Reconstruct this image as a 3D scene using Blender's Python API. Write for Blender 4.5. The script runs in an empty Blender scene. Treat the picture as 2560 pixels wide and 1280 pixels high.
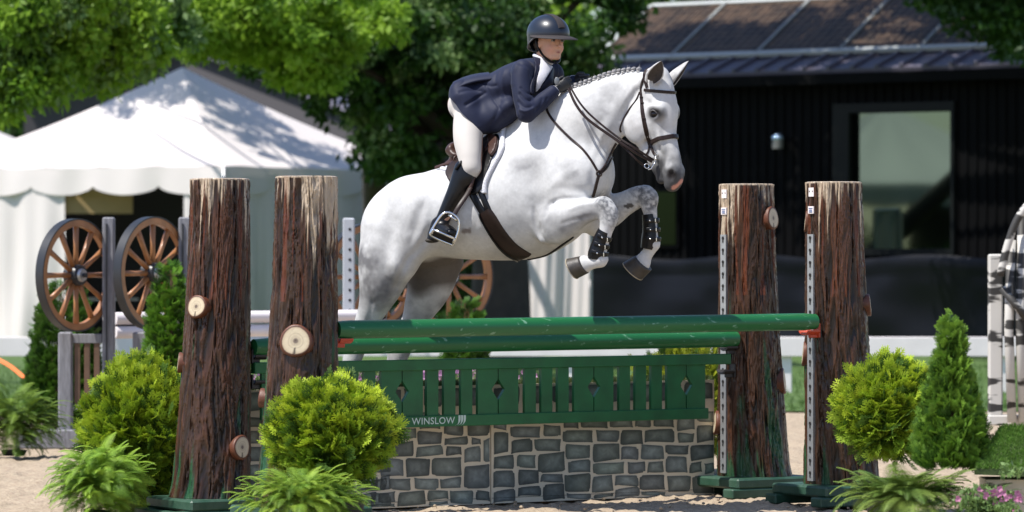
import bpy, bmesh, math, random
import numpy as np
from mathutils import Vector, Matrix
from mathutils.bvhtree import BVHTree
R = math.radians
random.seed(7); rng = np.random.default_rng(7)
scene = bpy.context.scene
COL = scene.collection

# ---------------------------------------------------------------- camera, sky, sun, exposure
CAMZ, HY, FPX = 1.6, 612.0, 10000.0
cam_d = bpy.data.cameras.new('camera'); cam = bpy.data.objects.new('camera', cam_d); COL.objects.link(cam)
cam.location = (0, 0, CAMZ); cam.rotation_euler = (R(90), 0, 0)
cam_d.sensor_width = 36; cam_d.lens = 36*FPX/2560
cam_d.shift_y = -(640-HY)/2560
cam_d.clip_start = 0.5; cam_d.clip_end = 600
cam_d.dof.use_dof = True; cam_d.dof.focus_distance = 23.9; cam_d.dof.aperture_fstop = 3.1
scene.camera = cam
SUN = Vector((-0.44, -0.24, 0.87)).normalized()
sun_d = bpy.data.lights.new('sun', 'SUN'); sun = bpy.data.objects.new('sun', sun_d); COL.objects.link(sun)
sun_d.energy = 5.0; sun_d.angle = R(0.5); sun_d.color = (1.0, 0.96, 0.9)
sun.rotation_euler = (-SUN).to_track_quat('-Z', 'Y').to_euler(); sun.location = (0, 0, 30)
world = bpy.data.worlds.new('World'); scene.world = world; world.use_nodes = True
nt = world.node_tree; nt.nodes.clear()
sky = nt.nodes.new('ShaderNodeTexSky'); sky.sky_type = 'NISHITA'; sky.sun_disc = False
sky.ozone_density = 3.0; sky.dust_density = 0.6; sky.sun_elevation = math.asin(SUN.z); sky.sun_rotation = math.atan2(SUN.x, SUN.y)
bg = nt.nodes.new('ShaderNodeBackground'); bg.inputs['Strength'].default_value = 0.135
wo = nt.nodes.new('ShaderNodeOutputWorld')
tn = nt.nodes.new('ShaderNodeMix'); tn.data_type = 'RGBA'; tn.blend_type = 'MULTIPLY'; tn.inputs[0].default_value = 1; tn.inputs[7].default_value = (1.03, .975, 1.0, 1)
nt.links.new(sky.outputs[0], tn.inputs[6]); nt.links.new(tn.outputs[2], bg.inputs[0]); nt.links.new(bg.outputs[0], wo.inputs[0])
scene.view_settings.view_transform = 'Standard'; scene.view_settings.look = 'None'
scene.view_settings.gamma = 1; scene.view_settings.exposure = 0.45
scene.render.resolution_x = 1024; scene.render.resolution_y = 512
scene.cycles.max_bounces = 6; scene.cycles.diffuse_bounces = 3; scene.cycles.glossy_bounces = 3
scene.cycles.transmission_bounces = 4; scene.cycles.use_denoising = True
scene.cycles.sample_clamp_indirect = 6

# ---------------------------------------------------------------- helpers: placing
def W(px, py, Y):
    """measured photo position at a given distance -> point in metres"""
    return np.array([(px-1280)/FPX*Y, Y, CAMZ-(py-HY)/FPX*Y])
def V(a): return Vector((float(a[0]), float(a[1]), float(a[2])))
def link(o, parent=None):
    COL.objects.link(o)
    if parent is not None: o.parent = parent
    return o
def tag(o, label=None, cat=None, group=None, kind=None):
    if label: o['label'] = label
    if cat: o['category'] = cat
    if group: o['group'] = group
    if kind: o['kind'] = kind
    return o
def empty(name, loc, label, cat, group=None, rz=0):
    o = bpy.data.objects.new(name, None); link(o); o.location = V(loc); o.rotation_euler = (0, 0, rz)
    o.empty_display_size = .1
    return tag(o, label, cat, group)
def mesh(name, verts, faces, mats, parent=None, smooth=False, fmat=None, world_coords=True, autosmooth=None):
    """one mesh object; verts in world coordinates are brought into the parent's frame"""
    m = bpy.data.meshes.new(name)
    v = np.asarray(verts, dtype=np.float64)
    if parent is not None and world_coords:
        mi = np.array(Matrix.LocRotScale(parent.location, parent.rotation_euler, parent.scale).inverted() if parent.parent is None
              else (Matrix.LocRotScale(parent.parent.location, parent.parent.rotation_euler, parent.parent.scale) @ Matrix.LocRotScale(parent.location, parent.rotation_euler, parent.scale)).inverted())
        v = v @ mi[:3, :3].T + mi[:3, 3]
    if isinstance(faces, np.ndarray):
        n, k = faces.shape
        m.vertices.add(len(v)); m.vertices.foreach_set('co', v.astype(np.float32).ravel())
        m.loops.add(n*k); m.loops.foreach_set('vertex_index', faces.astype(np.int32).ravel())
        m.polygons.add(n); m.polygons.foreach_set('loop_start', np.arange(0, n*k, k, dtype=np.int32))
        m.update(calc_edges=True); m.validate()
    else:
        m.from_pydata([tuple(p) for p in v], [], faces)
    for mt in (mats if isinstance(mats, (list, tuple)) else [mats]): m.materials.append(mt)
    if fmat is not None: m.polygons.foreach_set('material_index', np.asarray(fmat, dtype=np.int32))
    if smooth: m.polygons.foreach_set('use_smooth', np.ones(len(m.polygons), dtype=bool))
    if autosmooth is not None:
        m.polygons.foreach_set('use_smooth', np.ones(len(m.polygons), dtype=bool))
        try: m.set_sharp_from_angle(angle=R(autosmooth))
        except Exception: pass
    m.update()
    o = bpy.data.objects.new(name, m); link(o, parent)
    return o
def vcol(o, cols):
    a = o.data.color_attributes.new('tint', 'FLOAT_COLOR', 'POINT')
    c = np.ones((len(o.data.vertices), 4), dtype=np.float32); c[:, :3] = cols
    a.data.foreach_set('color', c.ravel())
def copy_tree(o, parent=None):
    c = o.copy(); COL.objects.link(c); c.parent = parent
    for ch in list(o.children): copy_tree(ch, c)
    return c

class MB:
    """collects shapes in world coordinates for ONE mesh"""
    def __init__(s): s.v = []; s.f = []; s.m = []; s.cur = 0
    def mat(s, i): s.cur = i; return s
    def add(s, vs, fs):
        b = len(s.v); s.v += [tuple(map(float, p)) for p in vs]
        s.f += [tuple(i+b for i in f) for f in fs]; s.m += [s.cur]*len(fs); return s
    def box(s, c, size, rz=0, rot=None, bev=0.0):
        hx, hy, hz = [q/2 for q in size]
        M = rot if rot is not None else Matrix.Rotation(rz, 3, 'Z')
        if bev <= 0:
            vs = [M @ Vector((x*hx, y*hy, z*hz)) + V(c) for x in (-1, 1) for y in (-1, 1) for z in (-1, 1)]
            return s.add(vs, [(0,1,3,2),(4,6,7,5),(0,4,5,1),(2,3,7,6),(0,2,6,4),(1,5,7,3)])
        bm = bmesh.new(); bmesh.ops.create_cube(bm, size=1)
        for v in bm.verts: v.co = Vector((v.co.x*2*hx, v.co.y*2*hy, v.co.z*2*hz))
        bmesh.ops.bevel(bm, geom=bm.edges[:], offset=bev, segments=1, affect='EDGES')
        bm.verts.ensure_lookup_table()
        s.add([M @ v.co + V(c) for v in bm.verts], [[v.index for v in f.verts] for f in bm.faces]); bm.free()
        return s
    def tube(s, pts, rad, n=10, caps=True, flat=1.0, upv=None):
        P = [np.asarray(p, float) for p in pts]; m = len(P)
        rr = rad if hasattr(rad, '__len__') else [rad]*m
        vs = []; prevU = None
        for i, p in enumerate(P):
            t = P[min(i+1, m-1)]-P[max(i-1, 0)]; t = t/(np.linalg.norm(t)+1e-12)
            if prevU is None:
                u = np.cross(t, np.array([0, 0, 1.0]) if upv is None else upv)
                if np.linalg.norm(u) < 1e-3: u = np.cross(t, np.array([0, 1.0, 0]))
            else: u = prevU - t*np.dot(prevU, t)
            u = u/np.linalg.norm(u); w = np.cross(t, u); prevU = u
            for k in range(n):
                a = 2*math.pi*k/n; vs.append(p + rr[i]*(math.cos(a)*u + flat*math.sin(a)*w))
        fs = [(i*n+k, i*n+(k+1) % n, (i+1)*n+(k+1) % n, (i+1)*n+k) for i in range(m-1) for k in range(n)]
        if caps: fs += [tuple(range(n-1, -1, -1)), tuple((m-1)*n+k for k in range(n))]
        return s.add(vs, fs)
    def prism(s, poly, n, t):
        """closed polygon (3-D points) extruded by t along n"""
        n = np.asarray(n, float); k = len(poly); P = [np.asarray(p, float) for p in poly]
        return s.add(P+[p+n*t for p in P], [tuple(range(k)), tuple(range(2*k-1, k-1, -1))]+[(i, i+k, (i+1) % k+k, (i+1) % k) for i in range(k)])
    def sphere(s, c, r, n=12, m=8, sc=(1, 1, 1), M=None):
        vs = []; fs = []
        for j in range(m+1):
            th = math.pi*j/m
            for i in range(n):
                ph = 2*math.pi*i/n
                q = Vector((math.sin(th)*math.cos(ph)*sc[0], math.sin(th)*math.sin(ph)*sc[1], math.cos(th)*sc[2]))*r
                if M is not None: q = M @ q
                vs.append(q+V(c))
        for j in range(m):
            for i in range(n): fs.append((j*n+i, (j+1)*n+i, (j+1)*n+(i+1) % n, j*n+(i+1) % n))
        return s.add(vs, fs)
    def torus(s, c, ax, r, rr, n=24, m=8, sc=None):
        ax = np.asarray(ax, float); ax = ax/np.linalg.norm(ax)
        u = np.cross(ax, [0, 0, 1.0]);
        if np.linalg.norm(u) < .1: u = np.array([1.0, 0, 0])
        u = u/np.linalg.norm(u); w = np.cross(ax, u); c = np.asarray(c, float)
        vs = []; fs = []
        for i in range(n):
            a = 2*math.pi*i/n; d = math.cos(a)*u+math.sin(a)*w
            for j in range(m):
                b = 2*math.pi*j/m; vs.append(c+d*(r+rr*math.cos(b))+ax*rr*math.sin(b))
        for i in range(n):
            for j in range(m): fs.append((i*m+j, ((i+1) % n)*m+j, ((i+1) % n)*m+(j+1) % m, i*m+(j+1) % m))
        return s.add(vs, fs)
    def build(s, name, mats, parent=None, **kw):
        return mesh(name, s.v, s.f, mats, parent, fmat=s.m, **kw)

# ---------------------------------------------------------------- helpers: noise for shapes
def _hash(ix, iy, iz, seed):
    n = (ix*374761393 + iy*668265263 + iz*1274126177 + seed*974634777) & 0x7fffffff
    n = (n ^ (n >> 13))*1274126177 & 0x7fffffff
    return ((n ^ (n >> 16)) & 0xffff)/65535.0
def noise3(p, seed=0):
    p = np.asarray(p, float); i = np.floor(p).astype(np.int64); f = p-i; f = f*f*(3-2*f); r = 0
    for dx in (0, 1):
        for dy in (0, 1):
            for dz in (0, 1):
                w = (f[..., 0] if dx else 1-f[..., 0])*(f[..., 1] if dy else 1-f[..., 1])*(f[..., 2] if dz else 1-f[..., 2])
                r = r + w*_hash(i[..., 0]+dx, i[..., 1]+dy, i[..., 2]+dz, seed)
    return r*2-1
def fbm(p, o=4, seed=0):
    p = np.asarray(p, float); r = 0; a = .5
    for k in range(o): r = r + a*noise3(p*2**k, seed+k*17); a *= .5
    return r

# ---------------------------------------------------------------- helpers: materials
def mat(name, col, rough=.6, metal=0, spec=.5, bump=0, bscale=40, var=0, vscale=8, attr=False, trans=0, coat=0, sheen=0, stretch=None, col2=None, vdetail=5, sss=0, vthr=None):
    m = bpy.data.materials.new(name); m.use_nodes = True; t = m.node_tree; N = t.nodes; L = t.links
    b = N['Principled BSDF']; b.inputs['Roughness'].default_value = rough; b.inputs['Metallic'].default_value = metal
    b.inputs['Specular IOR Level'].default_value = spec
    if coat: b.inputs['Coat Weight'].default_value = coat; b.inputs['Coat Roughness'].default_value = .15
    if sheen: b.inputs['Sheen Weight'].default_value = sheen
    if sss: b.inputs['Subsurface Weight'].default_value = sss; b.inputs['Subsurface Radius'].default_value = (.02, .008, .004)
    tc = N.new('ShaderNodeTexCoord'); mp = N.new('ShaderNodeMapping'); L.new(tc.outputs['Object'], mp.inputs[0])
    if stretch: mp.inputs['Scale'].default_value = stretch
    src = None
    if attr:
        a = N.new('ShaderNodeAttribute'); a.attribute_name = 'tint'; src = a.outputs['Color']
    if var:
        no = N.new('ShaderNodeTexNoise'); no.inputs['Scale'].default_value = vscale; no.inputs['Detail'].default_value = vdetail
        L.new(mp.outputs[0], no.inputs['Vector'])
        mr = N.new('ShaderNodeMapRange')
        lo, hi = vthr if vthr else (.3, .7)
        mr.inputs['From Min'].default_value = lo; mr.inputs['From Max'].default_value = hi
        L.new(no.outputs['Fac'], mr.inputs['Value'])
        mx = N.new('ShaderNodeMix'); mx.data_type = 'RGBA'
        L.new(mr.outputs[0], mx.inputs['Factor'])
        c2 = col2 if col2 else tuple(c*(1-var) for c in col)
        if src is not None:
            mx.blend_type = 'MULTIPLY'; mx.inputs['Factor'].default_value = 1
            mx2 = N.new('ShaderNodeMix'); mx2.data_type = 'RGBA'
            L.new(mr.outputs[0], mx2.inputs['Factor']); mx2.inputs['A'].default_value = (1-var, 1-var, 1-var, 1); mx2.inputs['B'].default_value = (1, 1, 1, 1)
            for l in list(mx.inputs['Factor'].links): L.remove(l)
            mx.inputs['Factor'].default_value = 1
            L.new(src, mx.inputs['A']); L.new(mx2.outputs['Result'], mx.inputs['B'])
        else:
            mx.inputs['A'].default_value = (*c2, 1); mx.inputs['B'].default_value = (*col, 1)
        src = mx.outputs['Result']
    if src is not None: L.new(src, b.inputs['Base Color'])
    else: b.inputs['Base Color'].default_value = (*col, 1)
    if bump:
        nb = N.new('ShaderNodeTexNoise'); nb.inputs['Scale'].default_value = bscale; nb.inputs['Detail'].default_value = 6
        L.new(mp.outputs[0], nb.inputs['Vector'])
        bp = N.new('ShaderNodeBump'); bp.inputs['Strength'].default_value = bump; bp.inputs['Distance'].default_value = .01
        L.new(nb.outputs['Fac'], bp.inputs['Height']); L.new(bp.outputs[0], b.inputs['Normal'])
    if trans:   # thin leaf: diffuse light passes through
        tr = N.new('ShaderNodeBsdfTranslucent'); ms = N.new('ShaderNodeMixShader'); ms.inputs[0].default_value = trans
        if src is not None: L.new(src, tr.inputs['Color'])
        else: tr.inputs['Color'].default_value = (*col, 1)
        out = N['Material Output']; L.new(b.outputs[0], ms.inputs[1]); L.new(tr.outputs[0], ms.inputs[2]); L.new(ms.outputs[0], out.inputs[0])
    m['src'] = 1
    return m

# ---------------------------------------------------------------- helpers: blended solids (signed distance field -> one continuous mesh)
def unit(a): a = np.asarray(a, float); return a/(np.linalg.norm(a)+1e-12)
def smin(a, b, k):
    if k <= 1e-6: return np.minimum(a, b)
    h = np.maximum(k-np.abs(a-b), 0)/k
    return np.minimum(a, b)-h*h*k*.25
def catmull(P, n):
    P = np.asarray(P, float); out = []
    Q = np.vstack([2*P[0]-P[1], P, 2*P[-1]-P[-2]])
    for i in range(1, len(Q)-2):
        for j in range(n):
            t = j/n
            out.append(.5*((2*Q[i])+(-Q[i-1]+Q[i+1])*t+(2*Q[i-1]-5*Q[i]+4*Q[i+1]-Q[i+2])*t*t+(-Q[i-1]+3*Q[i]-3*Q[i+1]+Q[i+2])*t**3))
    out.append(Q[-2]); return np.array(out)
class Field:
    def __init__(s, lo, hi, h):
        s.lo = np.asarray(lo, float); s.h = h
        s.n = np.ceil((np.asarray(hi, float)-s.lo)/h).astype(int)+1
        s.F = np.full(tuple(s.n), 1.0, dtype=np.float32)
    def sub(s, lo, hi):
        a = np.clip(np.floor((np.asarray(lo)-s.lo)/s.h).astype(int), 0, s.n); b = np.clip(np.ceil((np.asarray(hi)-s.lo)/s.h).astype(int)+1, 0, s.n)
        sl = tuple(slice(int(x), int(y)) for x, y in zip(a, b))
        ax = [(s.lo[i]+s.h*np.arange(a[i], b[i])).astype(np.float32) for i in range(3)]
        return sl, (ax[0][:, None, None], ax[1][None, :, None], ax[2][None, None, :])
    def merge(s, sl, d, k, cut):
        if cut: s.F[sl] = -smin(-s.F[sl], d, k)
        else: s.F[sl] = smin(s.F[sl], d, k)
    def ell(s, c, r, M=None, k=.03, cut=False):
        """ellipsoid; M columns = its axes"""
        c = np.asarray(c, float); r = np.asarray(r, float)
        M = np.eye(3) if M is None else np.asarray(M, float)
        e = np.sqrt(((M*r)**2).sum(1))+k+2*s.h
        sl, (X, Y, Z) = s.sub(c-e, c+e)
        x, y, z = X-c[0], Y-c[1], Z-c[2]
        q = [x*M[0, i]+y*M[1, i]+z*M[2, i] for i in range(3)]
        k0 = np.sqrt(sum((q[i]/r[i])**2 for i in range(3)))+1e-9
        k1 = np.sqrt(sum((q[i]/r[i]**2)**2 for i in range(3)))+1e-9
        s.merge(sl, (k0*(k0-1)/k1).astype(np.float32), k, cut)
    def chain(s, pts, a, b, lat, k=.03, n=8, cut=False, endc=None):
        """elliptical sections along a smooth curve: half-size a across, b along the lateral direction"""
        lat = np.asarray(lat, float)
        D = np.column_stack([pts, a, b, lat if lat.ndim == 2 else np.tile(lat, (len(pts), 1))])
        D = catmull(D, n) if n > 1 else D
        P = D[:, :3]; A = np.maximum(D[:, 3], .002); B = np.maximum(D[:, 4], .002); LT = D[:, 5:8]
        e = max(A.max(), B.max())+k+2*s.h
        sl, (X, Y, Z) = s.sub(P.min(0)-e, P.max(0)+e)
        T = np.full(tuple(q.stop-q.start for q in sl), 1.0, dtype=np.float32)
        off = [q.start for q in sl]
        for i in range(len(P)-1):
            p0, p1 = P[i], P[i+1]; d = p1-p0; ln = np.linalg.norm(d)
            if ln < 1e-6: continue
            t_ = d/ln; l_ = LT[i]-t_*np.dot(LT[i], t_); l_ = unit(l_); u_ = np.cross(t_, l_)
            ee = max(A[i], A[i+1], B[i], B[i+1])+k+2*s.h
            ss, (x, y, z) = s.sub(np.minimum(p0, p1)-ee, np.maximum(p0, p1)+ee)
            x, y, z = x-p0[0], y-p0[1], z-p0[2]
            st = x*t_[0]+y*t_[1]+z*t_[2]; tt = np.clip(st/ln, 0, 1); sr = st-tt*ln
            u = x*u_[0]+y*u_[1]+z*u_[2]; l = x*l_[0]+y*l_[1]+z*l_[2]
            ra = A[i]+(A[i+1]-A[i])*tt; rb = B[i]+(B[i+1]-B[i])*tt; rc = np.minimum(ra, rb)
            k0 = np.sqrt((u/ra)**2+(l/rb)**2+(sr/rc)**2)+1e-9
            k1 = np.sqrt((u/ra**2)**2+(l/rb**2)**2+(sr/rc**2)**2)+1e-9
            dd = (k0*(k0-1)/k1).astype(np.float32)
            s2 = tuple(slice(q.start-o, q.stop-o) for q, o in zip(ss, off))
            T[s2] = np.minimum(T[s2], dd)
        s.merge(sl, T, k, cut)
    def surf(s, smooth=2, keep_largest=False):
        F = s.F; sg = F < 0; n = s.n
        c = np.zeros(tuple(n-1), bool); al = np.ones(tuple(n-1), bool)
        for dx in (0, 1):
            for dy in (0, 1):
                for dz in (0, 1):
                    q = sg[dx:n[0]-1+dx, dy:n[1]-1+dy, dz:n[2]-1+dz]; c |= q; al &= q
        act = c & ~al; idx = np.argwhere(act); ids = np.full(act.shape, -1, dtype=np.int64); ids[act] = np.arange(len(idx))
        acc = np.zeros((len(idx), 3)); cnt = np.zeros(len(idx))
        I = idx
        for ax in range(3):
            o = [a for a in range(3) if a != ax]
            for p in (0, 1):
                for q in (0, 1):
                    A = I.copy(); A[:, o[0]] += p; A[:, o[1]] += q; Bx = A.copy(); Bx[:, ax] += 1
                    fa = F[A[:, 0], A[:, 1], A[:, 2]]; fb = F[Bx[:, 0], Bx[:, 1], Bx[:, 2]]
                    m = (fa < 0) != (fb < 0); t = np.where(m, fa/(fa-fb+1e-12), 0)
                    w = A.astype(float); w[:, ax] += t; acc[m] += w[m]; cnt[m] += 1
        v = acc/cnt[:, None]*s.h+s.lo
        faces = []
        for ax in range(3):
            o = [(ax+1) % 3, (ax+2) % 3]
            s0 = [slice(1, n[i]-1) for i in range(3)]; s0[ax] = slice(0, n[ax]-1)
            s1 = list(s0); s1[ax] = slice(1, n[ax])
            a = sg[tuple(s0)]; b = sg[tuple(s1)]; e = np.argwhere(a != b); base = np.array([s0[i].start for i in range(3)]); e = e+base
            fl = sg[e[:, 0], e[:, 1], e[:, 2]]
            def gi(d0, d1):
                q = e.copy(); q[:, o[0]] -= d0; q[:, o[1]] -= d1; return ids[q[:, 0], q[:, 1], q[:, 2]]
            f = np.column_stack([gi(1, 1), gi(0, 1), gi(0, 0), gi(1, 0)])
            f[~fl] = f[~fl][:, ::-1]; faces.append(f)
        f = np.vstack(faces); f = f[(f >= 0).all(1)]
        v = relax(v, f, smooth)
        return v, f
def relax(v, f, it, lam=.5):
    if it <= 0: return v
    e = np.vstack([f[:, [i, (i+1) % f.shape[1]]] for i in range(f.shape[1])]); e = np.vstack([e, e[:, ::-1]])
    cnt = np.bincount(e[:, 0], minlength=len(v))[:, None]+1e-9
    for _ in range(it):
        for lm in (lam, -lam*1.03):   # Taubin: smooths without shrinking
            s_ = np.column_stack([np.bincount(e[:, 0], weights=v[e[:, 1], i], minlength=len(v)) for i in range(3)])
            v = v+lm*(s_/cnt-v)
    return v
def normals(v, f):
    a, b, c, d = [v[f[:, i]] for i in range(4)]; n = np.cross(c-a, d-b); out = np.zeros_like(v)
    for i in range(4):
        for k in range(3): out[:, k] += np.bincount(f[:, i], weights=n[:, k], minlength=len(v))
    return out/(np.linalg.norm(out, axis=1)[:, None]+1e-12)
def bvh(v, f): return BVHTree.FromPolygons([tuple(p) for p in v], [tuple(int(i) for i in q) for q in f])
CAMV = Vector((0, 0, CAMZ))
def shoot(tree, px, py):
    """where the sight line through a measured position meets a solid"""
    d = (V(W(px, py, 24))-CAMV).normalized(); h = tree.ray_cast(CAMV, d, 60)
    return (np.array(h[0]), np.array(h[1])) if h[0] is not None else (None, None)
def scr(v):
    """photo position of points"""
    v = np.asarray(v); return np.column_stack([1280+v[:, 0]/v[:, 1]*FPX, HY+(CAMZ-v[:, 2])/v[:, 1]*FPX])
def segdist(q, pts):
    """distance of 2-D or 3-D points q to a polyline"""
    best = np.full(len(q), 1e9); pts = np.asarray(pts, float)
    if len(pts) == 1: return np.linalg.norm(q-pts[0], axis=1)
    for a, b in zip(pts[:-1], pts[1:]):
        d = b-a; t = np.clip(((q-a)@d)/(d@d+1e-12), 0, 1); best = np.minimum(best, np.linalg.norm(q-(a+t[:, None]*d), axis=1))
    return best
def ribbon(mb, P, Nrm, w, t, wl=None, closed=False):
    """flat strap of width w and thickness t lying along points P with outward normals Nrm"""
    P = np.asarray(P, float); Nrm = np.asarray(Nrm, float); m = len(P); vs = []
    ws = w if hasattr(w, '__len__') else [w]*m
    for i in range(m):
        if closed: tg = P[(i+1) % m]-P[i-1]
        else: tg = P[min(i+1, m-1)]-P[max(i-1, 0)]
        tg = unit(tg); n = unit(Nrm[i]-tg*np.dot(Nrm[i], tg)); s_ = np.cross(tg, n)
        hw = ws[i]/2
        vs += [P[i]-s_*hw-n*.003, P[i]-s_*hw+n*t*.6, P[i]-s_*hw*.7+n*t, P[i]+s_*hw*.7+n*t, P[i]+s_*hw+n*t*.6, P[i]+s_*hw-n*.003]
    K = 6; fs = []
    for i in range(m if closed else m-1):
        j = (i+1) % m
        for k in range(K): fs.append((i*K+k, i*K+(k+1) % K, j*K+(k+1) % K, j*K+k))
    if not closed: fs += [tuple(range(K-1, -1, -1)), tuple((m-1)*K+k for k in range(K))]
    mb.add(vs, fs)
def lay(tree, pts, n=6, off=.001, near=None, maxjump=.15):
    """measured positions laid onto a solid (smooth curve)"""
    P = []; Nn = []
    for q in catmull(np.array(pts, float), n):
        h, nn = shoot(tree, q[0], q[1])
        if h is None:
            if P: continue
            continue
        if P and np.linalg.norm(h-P[-1]) > maxjump: continue
        P.append(h+nn*off); Nn.append(nn)
    P = np.array(P); Nn = np.array(Nn)
    for _ in range(2):
        if len(P) > 4: P[1:-1] = (P[:-2]+P[1:-1]*2+P[2:])/4; Nn[1:-1] = (Nn[:-2]+Nn[1:-1]*2+Nn[2:])/4
    return P, Nn
def ring(tree, c, ax, ref, n=48, off=.0, a0=0, a1=360):
    """a loop round a solid: rays from inside at c, turning about ax"""
    ax = unit(ax); u = unit(np.asarray(ref)-ax*np.dot(ref, ax)); w = np.cross(ax, u); P = []; Nn = []
    full = abs(a1-a0) >= 359.9
    for i in range(n):
        a = R(a0+(a1-a0)*i/(n if full else n-1)); d = u*math.cos(a)+w*math.sin(a)
        o = V(c); h = tree.ray_cast(o, V(d), 2)
        if h[0] is None: continue
        P.append(np.array(h[0])+d*off); Nn.append(d)
    return np.array(P), np.array(Nn)
def inpoly(q, poly):
    poly = np.asarray(poly, float); x, y = q[:, 0], q[:, 1]; c = np.zeros(len(q), bool); j = len(poly)-1
    for i in range(len(poly)):
        xi, yi = poly[i]; xj, yj = poly[j]
        m = ((yi > y) != (yj > y)) & (x < (xj-xi)*(y-yi)/(yj-yi+1e-12)+xi); c ^= m; j = i
    return c
def patch(v, f, poly, off, thick, tree=None, front=True, curve=True, sub=1):
    """cloth or leather lying on a solid: the faces of the solid inside an outline, lifted and given thickness"""
    if curve: poly = catmull(np.array(list(poly)+[poly[0]]), 4)[:-1]
    s_ = scr(v); n = normals(v, f); ins = inpoly(s_, poly)
    if front:
        vd = v-np.array([0, 0, CAMZ]); ins &= (n*vd).sum(1) < .0
    fs = f[ins[f].all(1)]
    # pull boundary verts out to the outline is skipped: grid is fine enough
    used, inv = np.unique(fs, return_inverse=True); fs = inv.reshape(fs.shape); P = v[used]; Nn = n[used]
    e = np.vstack([fs[:, [i, (i+1) % 4]] for i in range(4)])
    key = {}
    for a, b in e.tolist(): key[(a, b)] = 1
    bd = [(a, b) for (a, b) in key if (b, a) not in key]
    # smooth boundary
    nb = {}
    for a, b in bd: nb.setdefault(a, []).append(b); nb.setdefault(b, []).append(a)
    for _ in range(6):
        Q = P.copy()
        for a, l in nb.items():
            if len(l) == 2: P[a] = Q[a]*.4+(Q[l[0]]+Q[l[1]])*.3
    k = len(P)
    top = P+Nn*(off+thick); bot = P+Nn*(off-.004)
    fl = fs.tolist()
    faces = fl+[[q+k for q in g[::-1]] for g in fl]+[[b, a, a+k, b+k] for a, b in bd]
    return np.vstack([top, bot]), faces

# ================================================================ GROUND
m_sand = mat('sand', (.41,.335,.24), rough=.95, spec=.15, bump=.9, bscale=60, var=.35, vscale=22, col2=(.31,.24,.175))
m_sandfar = m_sand
m_grass = mat('lawn', (.085,.15,.030), rough=.9, bump=.8, bscale=30, var=.45, vscale=3, col2=(.05,.095,.018))
def axis(a, b, n): return np.linspace(a, b, n)
xs = np.r_[-220, -120, -60, -25, -10, axis(-4.2, 4.2, 300), 10, 25, 60, 120, 220]; ys = np.r_[-90, -40, 0, 12, axis(20.4, 29, 300), axis(29.05, 38.5, 120), 60, 90, 160, 400]
X, Y = np.meshgrid(xs, ys, indexing='ij'); P = np.stack([X, Y, np.zeros_like(X)], -1)
near_w = np.clip((4.2-np.abs(X))/.3, 0, 1)*np.clip((Y-20.4)/.3, 0, 1)*np.clip((38.5-Y)/1.0, 0, 1)
q = fbm(P*np.array([5,3.2,1]), 3, 21)*.030+np.abs(fbm(P*np.array([16,11,1]), 3, 23))*.038+fbm(P*42, 2, 25)*.008
Z = (q-.02)*near_w
vs = np.stack([X, Y, Z], -1).reshape(-1, 3); ni, nj = len(xs), len(ys)
I, J_ = np.meshgrid(np.arange(ni-1), np.arange(nj-1), indexing='ij'); a = (I*nj+J_).ravel()
g = mesh('ground', vs, np.column_stack([a, a+nj, a+nj+1, a+1]), m_sand, smooth=True); tag(g, kind='structure')
lw = mesh('lawn', [(-220,38.2,.012),(220,38.2,.012),(220,400,.012),(-220,400,.012)], [(0,1,2,3)], m_grass); tag(lw, kind='structure')
# loose clods on the sand by the jump
mb = MB()
for i in range(900):
    x, y = random.uniform(-2.6,3.6), random.uniform(21,27.5); r = random.uniform(.004,.016)
    mb.sphere((x, y, r*.3), r, 5, 4, (1,1,.7))
tag(mb.build('sand_clods', m_sand), kind='stuff', label='loose lumps of sand scattered round the jump')
# short grass blades near the arena edge
m_blade = mat('grass_blade', (.10,.19,.035), rough=.7, var=.4, vscale=4, trans=.25)
n = 24000; bx = rng.uniform(-8, 10, n); by = 38.2+rng.random(n)**1.6*14; h = rng.uniform(.03,.10, n); an = rng.uniform(0, 6.28, n); w = .006
c, s = np.cos(an)*w, np.sin(an)*w; lx, ly = rng.normal(0, .02, n), rng.normal(0, .02, n)
vs = np.stack([np.column_stack([bx-c, by-s, np.full(n,.01)]), np.column_stack([bx+c, by+s, np.full(n,.01)]), np.column_stack([bx+lx+c*.3, by+ly, h]), np.column_stack([bx+lx-c*.3, by+ly, h])], 1).reshape(-1, 3)
tag(mesh('grass', vs, np.arange(4*n).reshape(-1, 4), m_blade), kind='stuff', label='short green grass beyond the sand arena')

# ================================================================ ARENA RAIL
m_white = mat('white_paint', (.82,.75,.74), rough=.6, var=.12, vscale=4)
def rail(x0, x1, label):
    r_ = empty('arena_fence', ((x0+x1)/2, 43, 0), label, 'fence')
    MB().box(((x0+x1)/2, 43, .505), (x1-x0, .045, .21), bev=.006).build('board', m_white, r_)
    for x in np.arange(x0+.4, x1, 2.35): MB().box((x, 43.09, .30), (.12, .12, .60), bev=.008).build('post', m_white, r_)
rail(-9.5, -2.2, 'low white board fence in front of the white tent, left half'); rail(-2.15, 9.5, 'low white board fence in front of the black building')

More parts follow.
